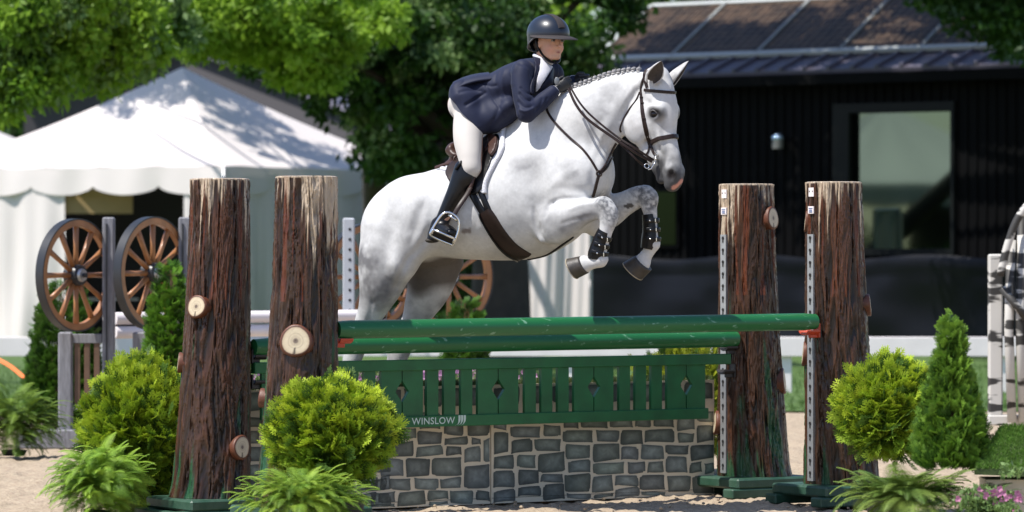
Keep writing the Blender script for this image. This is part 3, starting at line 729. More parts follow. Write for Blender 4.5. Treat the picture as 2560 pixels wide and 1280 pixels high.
def knot(parent, base, out, upv, r, ln, seed):
    """a sawn-off branch stub: bark collar, pale cut with rings and a crack"""
    base = np.array(base); o = unit(out); s_ = unit(np.cross(up_, o)); u = np.cross(o, s_); vs = []; col = []; n = 30
    prof = [(-.35,1.22,0),(.0,1.12,0),(.45,1.05,0),(.82,1.10,0),(.97,1.04,0),(1.0,.94,1),(1.0,.86,2),(1.01,.72,3),(1.0,.56,3),(1.0,.50,4),(1.0,.42,3),(1.0,.30,4),(1.0,.22,4),(1.01,.12,5),(1.0,.02,5)]
    pal = {0:(.11,.034,.014),1:(.075,.026,.012),2:(.50,.40,.27),3:(.58,.49,.34),4:(.47,.39,.27),5:(.16,.12,.09)}
    g_ = random.Random(seed); _p = g_.random()*6; wob = [1+.05*math.sin(k*2*math.pi/n*2+_p)+.03*math.sin(k*2*math.pi/n*3+_p*2)+.008*g_.uniform(-1,1) for k in range(n)]
    for t, r_, ci in prof:
        for k in range(n):
            a = 2*math.pi*k/n; q = base+o*ln*t+(s_*math.cos(a)+u*math.sin(a)*1.08)*r*r_*wob[k]; c_ = np.array(pal[ci])
            if ci >= 2 and (k == 22 and r_ > .45): c_ = np.array([.05,.035,.025])
            vs.append(q); col.append(c_*(1+.05*g_.uniform(-1,1)))
    fs = [(i*n+k, i*n+(k+1) % n, (i+1)*n+(k+1) % n, (i+1)*n+k) for i in range(len(prof)-1) for k in range(n)]
    o_ = mesh('branch_stub', vs, fs, m_cut, parent, smooth=False, autosmooth=60, world_coords=False); vcol(o_, np.array(col)); return o_
def standard(pos, right, label, knots, ti, rot, plate=False):
    """local +x = outward, away from the rails"""
    ang = math.atan2(JD[1], JD[0])+(0 if right else math.pi)
    s_ = empty('jump_standard', pos, label, 'jump standard', 'tree-trunk standards of the oxer', rz=ang)
    v_, f_, c_ = TM[ti]
    ca, sa = math.cos(rot), math.sin(rot); zc = (.058*(1-v_[:, 2]/TH)**1.5+.010*np.exp(-v_[:, 2]/TH*25)); vx = v_.copy(); x = v_[:, 0]-zc
    vx[:, 0] = x*ca-v_[:, 1]*sa+zc; vx[:, 1] = x*sa+v_[:, 1]*ca; vx[:, 2] += TZ0
    t = mesh('trunk', vx, f_, m_trunk, s_, world_coords=False, autosmooth=50); vcol(t, c_)
    for (an, z, r, ln, sd) in knots:
        rr = .168+.058*(1-z/TH)**1.5; o = np.array([math.cos(an), math.sin(an), .10]); c0 = np.array([rr-.168+math.cos(an)*(rr-.02), math.sin(an)*(rr-.02), z+TZ0]); knot(s_, c0, o, up_, r, ln, sd)
    # track on the inner side
    tr = MB(); tx = -.180; tr.box((tx, 0, TZ0+.78), (.010, .050, 1.52))
    for sy in (-1, 1): tr.box((tx+.012, sy*.027, TZ0+.78), (.034, .004, 1.52))
    to = mesh('track', tr.v, tr.f, m_grey, s_, world_coords=False)
    hb = MB()
    for z in np.arange(TZ0+.07, TZ0+1.53, .0762):
        c_ = [(tx-.0065, .011*math.cos(a), z+.011*math.sin(a)) for a in np.linspace(0, 2*math.pi, 12, endpoint=False)]
        hb.prism(c_, (-1,0,0), .0015); hb.prism([(tx-.0066,-.005,z-.008),(tx-.0066,.005,z-.008),(tx-.0066,.005,z-.030),(tx-.0066,-.005,z-.030)], (-1,0,0), .0015)
    mesh('keyholes', hb.v, hb.f, m_hole, to, world_coords=True) if False else mesh('keyholes', hb.v, hb.f, m_hole, s_, world_coords=False)
    if plate:
        for z, w_, h_, mm in ((1.80, .05, .055, m_white), (1.69, .055, .045, m_white)):
            MBp = MB().box((-.172-.003*(z < 1.75), 0, TZ0+z-.0), (.012, w_, h_)); pp = mesh('label_plate', MBp.v, MBp.f, mm, s_, world_coords=False)
        for k, (w_, zz) in enumerate(((.036,1.700),(.030,1.688),(.034,1.678))):
            b = MB().box((-.1825, 0, TZ0+zz), (.002, w_, .005)); mesh('label_print', b.v, b.f, mat('print_blue', (.10,.16,.32), rough=.6), s_, world_coords=False)
        for sy in (-.014, .016):
            b = MB().box((-.1795, sy, TZ0+1.805), (.002, .006, .008)); mesh('label_print', b.v, b.f, m_hole, s_, world_coords=False)
    b = MB(); b.box((.035, 0, .090), (.62, .56, .066), bev=.012); mesh('base', b.v, b.f, m_basegreen, s_, world_coords=False)
    b = MB()
    b.box((.05, -.23, .028), (.74, .11, .060), bev=.008); b.box((.05, .23, .028), (.74, .11, .060), bev=.008)
    b.box((.40, 0, .028), (.06, .34, .055), bev=.006)
    mesh('foot', b.v, b.f, m_basegreen, s_, world_coords=False)
    return s_
PI = math.pi
aJ = math.atan2(JD[1], JD[0])
def toward(px_dir, right):
    """local angle of a world direction angle"""
    return px_dir-(aJ+(0 if right else PI))
CAMANG = -PI/2
standard(B1, False, 'brown moulded tree-trunk standard, far left one, between two sawn-off knots', [(toward(CAMANG-.52, False), 1.11, .060, .062, 1), (toward(CAMANG+.80, False), .29, .060, .062, 2), (toward(PI+.1, False), .78, .05, .05, 5)], 0, .5)
standard(F1, False, 'brown moulded tree-trunk standard nearest the camera, behind the large round bush', [(toward(CAMANG-.14, False), .93, .082, .055, 3), (toward(PI-.1, False), .60, .05, .06, 4)], 1, 2.2)
standard(B2, True, 'brown tree-trunk standard with a knot at its upper right, hung with the green gate', [(toward(CAMANG+.92, True), 1.64, .060, .055, 6), (toward(-.15, True), .60, .075, .04, 7), (toward(CAMANG-1.5, True), .33, .07, .05, 8)], 1, .9, plate=True)
standard(F2, True, 'brown tree-trunk standard farthest right, holding the red cup', [(toward(CAMANG-1.62, True), 1.62, .06, .03, 9), (toward(CAMANG-1.6, True), .80, .065, .04, 10), (toward(-.1, True), 1.10, .06, .05, 11)], 0, 3.6, plate=True)
# ---- rails
def pole(A, B, label, name='jump_pole', r=.0525, m=m_greenworn, grp=None):
    mb = MB(); A = np.array(A); B = np.array(B); n = 40; mb.tube([A+(B-A)*k/n for k in range(n+1)], [r*.90]+[r]*(n-1)+[r*.9], 36)
    c = (A+B)/2; o = bpy.data.objects.new(name, None)
    o = mb.build(name, m, None, autosmooth=50); o.data.transform(Matrix.Translation(-V(c))); o.location = V(c); return tag(o, label, 'jump pole', grp)
def ptA(px, base, z, off): p = ray_line(px, base+JN*off); return p+up_*z
pole(ptA(842, F1, 1.118, .09), ptA(2037, F1, 1.128, .09), 'green round jump pole, upper rail nearest the camera', grp='green rails of the oxer')
pole(ptA(634, B1, .998, .09), ptA(1840, B1, 1.002, .09), 'green round jump pole, lower rail just above the gate', grp='green rails of the oxer')
# cups
def cup(pos, right, label, col, size=1.0):
    s_ = 1 if right else -1; d = JD*s_   # outward
    mb = MB(); pos = np.array(pos); rot = Matrix((tuple(d), tuple(np.cross(up_, d)), (0,0,1))).transposed()
    w = .085*size; prof = []
    for k in range(9):
        a = PI+PI*k/8*.55+PI*.225; prof.append((math.cos(a)*.058*size, math.sin(a)*.058*size))
    for k in range(8):
        a, b = prof[k], prof[k+1]; t_ = np.cross(up_, d)
        P4 = [pos-d*w*.5+t_*a[0]+up_*a[1], pos+d*w*.5+t_*a[0]+up_*a[1], pos+d*w*.5+t_*b[0]+up_*b[1], pos-d*w*.5+t_*b[0]+up_*b[1]]
        mb.prism(P4, -up_, .010)
    mb.box(pos+d*w*.62-up_*.045, (.012, .055, .085), rot=rot, bev=.002); mb.box(pos+d*w*.3-up_*.074, (.06, .03, .03), rot=rot, bev=.004)
    return tag(mb.build('jump_cup', col), label, 'jump cup')
m_red = mat('red_plastic', (.50,.055,.018), rough=.4); m_blackp = mat('black_plastic_cup', (.02,.018,.02), rough=.45)
cup(ptA(2024, F1, 1.118, .07), True, 'red plastic cup under the right end of the upper pole', m_red, 1.1)
cup(ptA(858, F1, 1.105, .07), False, 'red plastic cup under the left end of the upper pole', m_red, 1.0)
cup(ptA(1822, B1, .993, .07), True, 'black cup under the right end of the lower pole', m_blackp)
cup(ptA(646, B1, .99, .07), False, 'black cup under the left end of the lower pole', m_blackp)
cup(ptA(1815, B1, .845, .07), True, 'black cup holding the right end of the green gate', m_blackp)
cup(ptA(646, B1, .84, .07), False, 'black cup holding the left end of the green gate', m_blackp)
# ---- green gate
G0 = B1+JN*.09
gate = empty('hanging_gate', ray_line(1240, G0), 'dark green wooden gate with diamond cut-outs hanging in front of the stone wall', 'gate')
def gu(px): return (ray_line(px, G0)-G0)@JD
def GP(u, z, off=0): return G0+JD*u+JN*off+up_*z
rotG = Matrix((tuple(JD), tuple(-JN), (0,0,1))).transposed()
uL_, uR_ = gu(632), gu(1822); uRb = gu(1766); zt0, zt1, zb0, zb1 = .842, .908, .500, .568
MB().box(GP((uL_+uR_)/2, (zt0+zt1)/2), (uR_-uL_, .055, zt1-zt0), rot=rotG, bev=.004).build('top_rail', m_green, gate)
MB().box(GP((uL_+.15+uRb)/2, (zb0+zb1)/2), (uRb-uL_-.15, .055, zb1-zb0), rot=rotG, bev=.004).build('bottom_rail', m_green, gate)
dc = [gu(p) for p in (1713, 1482, 1243, 1003)]; per = (dc[0]-dc[3])/3
dc += [dc[3]-per, dc[3]-2*per]
HWD, SW, GAP = .147, .0815, None
GAP = (per-2*HWD-3*SW)/4
zc_, dh, dw = (zt0+zb1)/2+.012, .062, .048
def board(poly, name='slat'):
    MB().prism([GP(a, z, .012) for a, z in poly], -JN, .026).build(name, m_green, gate)
for c_ in dc:
    if c_-HWD < uL_: continue
    for s_ in (-1, 1):
        e = c_+s_*HWD; i_ = c_+s_*.004
        pts = [(e, zb1), (e, zt0), (i_, zt0), (i_, zc_+dh), (c_+s_*dw, zc_), (i_, zc_-dh), (i_, zb1)]
        if s_ > 0: pts = pts[::-1]
        board(pts, 'cutout_board')
for c_ in dc:
    for k in range(3):
        a = c_-HWD-GAP-k*(SW+GAP)
        if a-SW < uL_: continue
        board([(a-SW, zb1), (a, zb1), (a, zt0), (a-SW, zt0)][::-1], 'slat')
# lettering on the lower rail
def text_mesh(name, body_, size, origin, xdir, ydir, m_, parent, bold=.0, sx=1.0):
    cu = bpy.data.curves.new(name, 'FONT'); cu.body = body_; cu.size = size; cu.extrude = .0; cu.offset = bold; cu.resolution_u = 4; cu.space_character = 1.06
    o = bpy.data.objects.new('tmp', cu); COL.objects.link(o); dg = bpy.context.evaluated_depsgraph_get(); me = bpy.data.meshes.new_from_object(o.evaluated_get(dg))
    vs = [np.array(origin)+np.array(xdir)*v.co.x*sx+np.array(ydir)*v.co.y for v in me.vertices]; fs = [tuple(p.vertices) for p in me.polygons]
    bpy.data.objects.remove(o); nrm = np.cross(xdir, ydir); k = len(vs)
    return mesh(name, vs, fs, m_, parent)
m_letter = mat('pale_lettering', (.50,.62,.56), rough=.5)
ul, ur = gu(1023), gu(1131)
tw = text_mesh('lettering', 'WINSLOW', .062, GP(ul, .5135, .0295), JD, up_, m_letter, gate, bold=.0006, sx=(ur-ul)/.262)
xs_ = [v.co.x for v in tw.data.vertices]
# fit the word exactly between its measured ends
wv = [np.array(gate.matrix_world @ v.co) if False else np.array(v.co)+np.array(gate.location) for v in tw.data.vertices]
uu = np.array([(p-G0)@JD for p in wv]); zz_ = np.array([p[2] for p in wv]); sc_u = (ur-ul)/(uu.max()-uu.min())
for v, u_, z_ in zip(tw.data.vertices, uu, zz_):
    p = GP(ul+(u_-uu.min())*sc_u, .516+(z_-zz_.min())*(.0415/(zz_.max()-zz_.min())), .0295); v.co = V(p-np.array(gate.location))
tw.data.update()
mb = MB()
us = gu(1137); k_ = (gu(1159)-gu(1137))/22
for j in range(3):   # three swept feathers
    x0 = us+k_*(2+j*6.6)*1.0; zt_ = .566; w_ = k_*6.0
    outer = [(x0+w_, zt_), (x0+w_, .542), (x0+w_*.8, .528), (x0+w_*.1, .513), (x0-w_*1.3+j*0, .5035)]
    inner = [(x0-w_*.9, .5055), (x0-w_*.25, .513), (x0+w_*.05, .524), (x0+w_*.12, .540), (x0+w_*.12, zt_)]
    P = outer+inner; mb.add([GP(a, b, .0295) for a, b in P], [(0,1,8,9),(1,2,7,8),(2,3,6,7),(3,4,5,6)])
mb.build('emblem', m_letter, gate)
# ---- painted stone wall panels
WB = B1-JN*.16
def wu(px): return (ray_line(px, WB)-WB)@JD
def WP(u, z, off=0): return WB+JD*u+JN*off+up_*z
def wall_uz(px, py):
    p = ray_line(px, WB); return (p-WB)@JD, CAMZ-(py-HY)/FPX*p[1]
m_grout = mat('cream_paint', (.74,.65,.50), rough=.7, var=.12, vscale=5, bump=.05, bscale=80)
m_stone = mat('painted_stone', (.1,.1,.1), rough=.6, attr=True, var=.35, vscale=26, bump=.06, bscale=60)
Z4 = [(440,165,745,300),(440,355,715,535),(790,-40,1070,170),(760,210,1085,370),(1122,60,1380,250),(1425,60,1725,255),(1128,290,1440,378),(1483,298,1605,376),(1648,305,1728,605),(745,408,1100,530),(1143,412,1348,520),(1390,422,1608,612),(270,575,575,800),(608,570,925,800),(962,560,1355,790),(1390,660,1730,955),(60,850,352,985),(392,840,675,980),(722,835,1040,970),(1070,830,1348,955),(20,1025,210,1160),(250,1022,468,1150),(505,1015,870,1330),(895,1002,1172,1110),(915,1145,1165,1330),(1200,1000,1508,1330),(1547,1005,1730,1125),(1547,1160,1730,1300),(80,1185,465,1330),
      (1780,60,1955,175),(1780,220,1972,495),(2010,145,2403,280),(2013,320,2293,485),(1785,535,2052,700),(2098,522,2340,685),(1773,740,2058,950),(2105,722,2378,905),(1780,995,2070,1270),(2105,950,2412,1060),(2113,1105,2395,1250)]
Z5 = [(-17,310,328,460),(95,125,322,262),(365,30,562,160),(600,30,957,155),(990,20,1290,148),(1325,20,1533,143),(1572,20,1838,143),(1878,10,2112,188),(2150,-60,2365,75),(362,198,757,345),(802,192,1103,335),(1128,195,1420,378),(1447,188,1843,345),(1887,228,2102,347),(2138,130,2358,340),(388,385,715,562),(753,375,1108,592),(1130,418,1360,580),(1395,392,1697,575),(1727,392,2033,503),(2053,392,2365,575),(30,495,385,740),(430,598,727,747),(765,627,1175,765),(1220,615,1450,755),(1488,615,1698,752),(1730,548,2013,752),(2050,622,2208,752),(2245,628,2367,760),(65,780,360,880),(380,778,725,1000),(750,805,1023,1010),(1052,802,1362,928),(1385,795,1715,980),(1750,800,2055,1000),(2090,800,2370,1100),(95,915,380,1230),(410,1040,730,1230),(765,1050,1023,1230),(1052,968,1380,1210),(1412,1020,1725,1190),(1775,1045,2050,1170)]
rects = [(900+a/5.333, 1040+b/5.333, 900+c_/5.333, 1040+d/5.333) for a, b, c_, d in Z4]+[(1340+a/5.333, 1040+b/5.333, 1340+c_/5.333, 1040+d/5.333) for a, b, c_, d in Z5]
stones = []
for (x0, y0, x1, y1) in rects:
    ua_, za_ = wall_uz(x0, y0); ub_, zb_ = wall_uz(x1, y1); stones.append((ua_, max(zb_, .008), ub_, za_))
ztop = .735; uJ = wu(1227); uE = wu(1786); uS = wu(602)
g2 = random.Random(5)
def fill(ua_, ub_, za_, zb_):
    z = za_
    while z < zb_-.05:
        h = min(g2.uniform(.075,.11), zb_-z); h = zb_-z if zb_-z-h < .05 else h; u = ua_
        while u < ub_-.05:
            w_ = g2.uniform(.14,.24); w_ = ub_-u if ub_-u-w_ < .09 else w_; stones.append((u+.012, z+.010, u+w_-.012, z+h-.010)); u += w_
        z += h
ztopz4 = wall_uz(1300, 1049)[1]
fill(uJ+.01, uE-.004, .60, ztop-.006); fill(uS, uJ-.01, .60, ztop-.006); fill(uS, wu(980), 0.0, .58)
stones = [s_ for s_ in stones]
def wall_panel(u0_, u1_, label):
    root = empty('stone_wall_panel', WP((u0_+u1_)/2, 0), label, 'jump wall', 'painted stone wall panels')
    MB().box(WP((u0_+u1_)/2, ztop/2, -.11), (u1_-u0_-.004, .22, ztop), rot=rotG).build('panel', m_grout, root)
    vs = []; fs = []; col = []
    for (a, b, c_, d) in stones:
        if not (u0_ < (a+c_)/2 < u1_): continue
        a = max(a, u0_+.004); c_ = min(c_, u1_-.004); d = min(d, ztop-.003)
        if c_-a < .02 or d-b < .015: continue
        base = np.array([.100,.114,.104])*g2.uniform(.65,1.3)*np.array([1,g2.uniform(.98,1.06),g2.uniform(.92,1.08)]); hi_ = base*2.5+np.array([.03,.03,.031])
        n = 28; ring_ = []; jit = [g2.uniform(-.006,.006) for _ in range(8)]; cx, cz = (a+c_)/2, (b+d)/2; hw, hz = (c_-a)/2, (d-b)/2; k0 = len(vs); sh = g2.uniform(-.05,.05)
        lx, lz = g2.uniform(-.3,.3), g2.uniform(-.1,.4)
        for ri, rs in enumerate((1.0, .82, .55, .25)):
            for k in range(n):
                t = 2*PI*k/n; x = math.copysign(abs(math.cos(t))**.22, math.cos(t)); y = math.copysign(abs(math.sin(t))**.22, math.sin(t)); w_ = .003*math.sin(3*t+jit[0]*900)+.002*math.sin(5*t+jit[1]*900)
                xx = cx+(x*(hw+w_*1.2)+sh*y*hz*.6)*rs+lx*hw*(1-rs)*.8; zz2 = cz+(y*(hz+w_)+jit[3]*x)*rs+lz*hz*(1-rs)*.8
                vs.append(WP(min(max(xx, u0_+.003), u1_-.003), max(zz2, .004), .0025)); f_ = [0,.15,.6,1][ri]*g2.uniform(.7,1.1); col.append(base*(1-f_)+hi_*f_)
        for ri in range(3):
            for k in range(n): fs.append((k0+ri*n+k, k0+ri*n+(k+1) % n, k0+(ri+1)*n+(k+1) % n, k0+(ri+1)*n+k))
        fs.append(tuple(k0+3*n+k for k in range(n)))
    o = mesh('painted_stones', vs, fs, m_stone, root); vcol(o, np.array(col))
    MB().box(WP((u0_+u1_)/2, .034, .0015), (u1_-u0_-.01, .002, .0025), rot=rotG).build('seam', m_hole, root)
    # artificial turf laid on top
    n = int((u1_-u0_)*5200); u = rng.uniform(u0_, u1_, n); of = rng.uniform(-.22, .004, n); h = rng.uniform(.010,.034, n); an = rng.uniform(0, 6.28, n); w_ = .0022
    b0 = WB+JD*u[:,None]+JN*of[:,None]+up_*ztop; sd_ = np.column_stack([np.cos(an), np.sin(an), an*0])*w_; tip = b0+up_*h[:,None]+np.column_stack([rng.normal(0,.009,n), rng.normal(0,.009,n), np.zeros(n)])
    v_ = np.stack([b0-sd_, b0+sd_, tip+sd_*.4, tip-sd_*.4], 1).reshape(-1,3); t_ = mesh('turf', v_, np.arange(4*n).reshape(-1,4), m_turf, root)
m_turf = mat('artificial_turf', (.085,.13,.035), rough=.8, var=.6, vscale=40, trans=.2)
wall_panel(uJ+.002, uE, 'painted grey stone wall panel on the right, from the seam to the right end'); wall_panel(uS, uJ-.002, 'painted grey stone wall panel on the left, running behind the round bush')

# ================================================================ HORSE
YH = 24.1; SP = FPX/YH
YAW = R(24)
HEAD_DIR = np.array([math.cos(YAW), -math.sin(YAW), 0]); LATN = np.array([-math.sin(YAW), -math.cos(YAW), 0])  # LATN: towards the near side
def dyc(px): return -math.tan(YAW)*(px-1200)/SP
def Hc(px, py, lat=0.0, dy=None):
    """point at measured position; lat metres towards the near side of the horse's middle plane"""
    d = (dyc(px) if dy is None else dy) - lat/math.cos(YAW)      # moving along the sight line keeps the measured place
    return W(px, py, YH+d)
def px2m(a): return [q/SP for q in a]
lo = np.array([W(770, 480, YH)[0], YH-1.15, W(0, 1010, YH)[2]]); hi = np.array([W(1760, 0, YH)[0], YH+.75, W(0, 140, YH)[2]])
HF = Field(lo, hi, .0085)
# trunk of the body
tr = [(972,598,52,.14),(991,566,90,.21),(1038,545,106,.265),(1095,536,111,.285),(1170,526,122,.30),(1245,513,138,.305),(1308,494,155,.295),(1358,462,158,.265),(1405,435,132,.235),(1440,420,100,.20)]
HF.chain([Hc(p[0], p[1]) for p in tr], px2m([p[2] for p in tr]), [p[3] for p in tr], LATN, k=.05)
# withers
wt = [(1225,380,36,.07),(1285,345,40,.075),(1345,310,42,.075),(1400,285,42,.07)]
HF.chain([Hc(p[0], p[1]) for p in wt], px2m([p[2] for p in wt]), [p[3] for p in wt], LATN, k=.09)
# croup point, hips
HF.ell(Hc(1020, 492, .10), (.12,.12,.09), k=.08); HF.ell(Hc(1005, 496, -.12), (.13,.12,.09), k=.08)
HF.ell(Hc(1062, 500, .20), (.06,.05,.07), k=.10)
# neck
dyn = {1390: -.20, 1468: -.30, 1524: -.36, 1578: -.40, 1612: -.42}
nk = [(1390,372,112,.17,-.22),(1462,312,100,.125,-.31),(1524,266,77,.095,-.34),(1574,243,66,.078,-.37),(1606,232,56,.072,-.40)]
HF.chain([W(p[0], p[1], YH+p[4]) for p in nk], px2m([p[2] for p in nk]), [p[3] for p in nk], LATN, k=.08)
# breast, both sides
HF.ell(Hc(1470, 440, .10), (.13,.13,.17), k=.08); HF.ell(Hc(1492, 435, -.115), (.105,.12,.15), k=.07)
HF.ell(Hc(1440, 500, -.02), (.16,.16,.13), k=.08)
# near shoulder and forearm
NL = .185
HF.chain([Hc(1352,400,.15), Hc(1400,455,.19), Hc(1420,520,.19)], [.13,.16,.12], [.05,.07,.07], LATN, k=.08)
HF.chain([Hc(1352,540,.19), Hc(1368,592,.20)], [.09,.058], [.055,.045], LATN, k=.04)
fn = [(1385,557,56,.085,.20),(1412,545,50,.08,.215),(1448,530,37,.062,.225),(1482,523,28,.05,.23),(1502,521,25,.045,.235)]
HF.chain([Hc(p[0],p[1],p[4]) for p in fn], px2m([p[2] for p in fn]), [p[3] for p in fn], LATN, k=.035)
kn = [(1504,519,26,.046),(1518,530,27,.048),(1521,550,23,.044),(1516,572,17.5,.036),(1512,590,15.5,.031),(1505,615,15,.03),(1500,636,17.5,.033),(1501,648,20,.037)]
HF.chain([Hc(p[0],p[1],.235) for p in kn], px2m([p[2] for p in kn]), [p[3] for p in kn], LATN, k=.012)
HF.ell(Hc(1508,508,.235),(.05,.05,.035),k=.03)
pn = [(1501,650,19,.036),(1487,655,15.5,.031),(1474,658,17,.035),(1462,660,22,.042)]
HF.chain([Hc(p[0],p[1],.24) for p in pn], px2m([p[2] for p in pn]), [p[3] for p in pn], LATN, k=.012)
# far forearm
ff = [(1480,545,48,.08,-.10),(1520,530,42,.07,-.15),(1560,510,31,.055,-.17),(1592,493,27,.05,-.18),(1610,488,26,.046,-.18)]
HF.chain([Hc(p[0],p[1],p[4]) for p in ff], px2m([p[2] for p in ff]), [p[3] for p in ff], LATN, k=.035)
kf = [(1611,486,26,.046),(1621,497,26,.048),(1623,515,20,.042),(1626,538,16.5,.034),(1628,570,15.5,.031),(1629,596,17,.033),(1632,608,20,.037)]
HF.chain([Hc(p[0],p[1],-.18) for p in kf], px2m([p[2] for p in kf]), [p[3] for p in kf], LATN, k=.012)
pf = [(1632,610,19,.036),(1622,628,15.5,.031),(1613,642,17,.034),(1605,657,23,.042)]
HF.chain([Hc(p[0],p[1],-.18) for p in pf], px2m([p[2] for p in pf]), [p[3] for p in pf], LATN, k=.012)
# near hind leg
hn = [(977,580,78,.135,.13),(963,640,69,.13,.15),(955,700,61,.112,.155),(936,760,40,.085,.155),(918,800,31,.06,.155),(896,850,27,.05,.155),(884,885,27,.045,.155),(876,915,22,.038,.155),(862,955,16,.03,.155),(850,990,17,.034,.155)]
HF.chain([Hc(p[0],p[1],p[4]) for p in hn], px2m([p[2] for p in hn]), [p[3] for p in hn], LATN, k=.05)
HF.chain([Hc(1030,600,.16), Hc(1000,665,.17)], [.12,.09],[.09,.08], LATN, k=.08)
# flank fold
HF.chain([Hc(1075,600,.17), Hc(1040,632,.17), Hc(1018,662,.16)], [.05,.035,.04],[.03,.025,.03], LATN, k=.06)
# far hind leg
hf = [(1060,610,85,.13,-.15),(1078,670,74,.125,-.16),(1072,720,58,.105,-.16),(1052,765,44,.08,-.16),(1036,800,34,.062,-.16),(1012,850,28,.05,-.16),(996,885,29,.045,-.16),(986,915,23,.038,-.16),(968,955,16,.03,-.16),(952,990,17,.034,-.16)]
HF.chain([Hc(p[0],p[1],p[4]) for p in hf], px2m([p[2] for p in hf]), [p[3] for p in hf], LATN, k=.05)
HF.ell(Hc(1095,655,-.14), (.15,.12,.08), k=.06)
HF.ell(Hc(1080,638,0), (.13,.06,.05), k=.05)       # sheath
# ---- head in its own frame
PSI = R(40); hd = np.array([math.cos(PSI), -math.sin(PSI), 0]); hl = np.array([-math.sin(PSI), -math.cos(PSI), 0]); up = np.array([0,0,1.0])
H0 = W(1681, 284, YH-.56)
def HD(u, l, z): return H0+hd*u+hl*l+up*z
HM = np.column_stack([hd, hl, up])
hc = [(-.13,.20,.075,.070),(-.095,.10,.100,.082),(-.085,.0,.105,.086),(-.070,-.12,.088,.066),(-.030,-.24,.074,.053),(-.002,-.33,.068,.050),(.006,-.385,.062,.052),(-.002,-.415,.05,.046)]
HF.chain([HD(p[0],0,p[1]) for p in hc], [p[2] for p in hc], [p[3] for p in hc], hl, k=.05)
for sg in (1, -1):
    HF.ell(HD(-.225,.052*sg,-.05), (.112,.042,.125), HM, k=.03)      # cheek
    HF.ell(HD(-.055,.072*sg,.034), (.042,.024,.024), HM, k=.03)        # brow over the eye
    HF.ell(HD(-.050,.078*sg,-.002), (.036,.024,.034), HM, k=.03)
    HF.chain([HD(-.09,.068*sg,-.05), HD(-.055,.058*sg,-.17)], [.012,.008],[.012,.008], hl, k=.03)  # facial crest
    HF.ell(HD(.028,.036*sg,-.345), (.032,.022,.045), HM, k=.02)        # nostril rim
    HF.ell(HD(.034,.056*sg,-.362), (.017,.018,.033), HM, k=.010, cut=True)
    HF.ell(HD(-.068,.100*sg,-.003), (.033,.017,.021), HM, k=.010, cut=True)
    HF.chain([HD(-.07,.085*sg,.022), HD(-.045,.093*sg,.020)], [.007,.006],[.007,.006], hl, k=.014)
HF.chain([HD(-.25,0,-.12), HD(-.172,0,-.22), HD(-.108,0,-.32)], [.048,.044,.036],[.055,.04,.032], hl, k=.03)
HF.chain([HD(-.10,0,-.325), HD(-.082,0,-.388)], [.032,.026],[.034,.030], hl, k=.02)   # chin and lower lip
HF.chain([HD(-.095,.06,-.285), HD(-.065,.06,-.34), HD(-.045,.055,-.40)], [.005,.006,.006],[.03,.03,.03], hl, k=.01, cut=True)  # mouth line
HF.chain([HD(-.16,0,.20), HD(-.09,0,.23), HD(-.05,0,.17)], [.05,.045,.03],[.05,.045,.03], hl, k=.05)  # poll
hv, hfc = HF.surf(7)
del HF
# ---- muscle and vein modelling, cut into the surface
hn_ = normals(hv, hfc); hs = scr(hv); near = (hn_@LATN > -.2)
def sculpt(pts, rad, amp, lat=None, mask=None):
    global hv
    if len(pts) > 2: pts = catmull(np.array(pts, float), 5)
    d = segdist(hs, pts); e = np.minimum(np.linalg.norm(hs-np.array(pts[0]), axis=1), np.linalg.norm(hs-np.array(pts[-1]), axis=1))
    d = d+np.clip(rad*1.2-e, 0, None)*.45; w = np.clip(1-d/rad, 0, 1); w = w*w*(3-2*w)
    m = near if mask is None else mask
    hv = hv+hn_*(w*m*amp)[:, None]
latpos = (hv-np.array(Hc(1200,500)))@LATN
nearS = near & (latpos > -.05)
for a in [([(1388,500),(1372,515),(1362,540)],9,-.012,0), ([(1350,560),(1352,590),(1372,622)],8,-.010,0), ([(1330,420),(1345,480),(1352,540)],26,-.012,0),
          ([(1440,425),(1410,440),(1375,470)],14,.008,0), ([(1400,470),(1440,475),(1490,480)],12,-.006,0), ([(1500,300),(1480,360),(1470,410)],16,-.008,0),
          ([(1560,225),(1530,290),(1500,350)],14,.006,0), ([(1440,250),(1500,215),(1560,195)],14,.005,0), ([(1530,330),(1490,400),(1480,470)],12,-.008,0),
          ([(1062,500),(1046,540),(1030,600)],14,-.010,0), ([(985,520),(970,600),(960,680)],18,-.009,0), ([(1005,560),(1000,620),(985,690)],20,.008,0), ([(925,600),(925,680),(935,740)],12,.006,0),
          ([(1022,640),(1000,690),(985,735)],9,-.010,0), ([(940,640),(950,700),(940,750)],14,.007,0), ([(985,640),(990,680)],22,.010,0), ([(925,745),(940,770),(945,800)],8,-.007,0), ([(930,745),(925,790),(905,830)],7,-.006,0), ([(1075,560),(1062,600),(1020,650)],10,-.008,0),
          ([(1420,525),(1455,512),(1490,508)],6,.005,0), ([(1400,560),(1440,548),(1480,540)],6,-.004,0), ([(1372,511),(1405,498),(1450,496),(1488,490)],7,-.012,0), ([(1335,520),(1342,570),(1358,612)],7,-.010,0),
          ([(1512,505),(1520,515)],8,.005,0), ([(1190,560),(1250,600),(1300,620)],20,.004,0), ([(1150,470),(1140,540),(1150,600)],16,-.003,0)]:
    sculpt(a[0], a[1]*1.45, a[2]*.85, mask=nearS)
for k in range(6):   # faint ribs
    x = 1110+k*20; sculpt([(x,470),(x+6,530),(x-6,590)], 8, -.0008, mask=nearS)
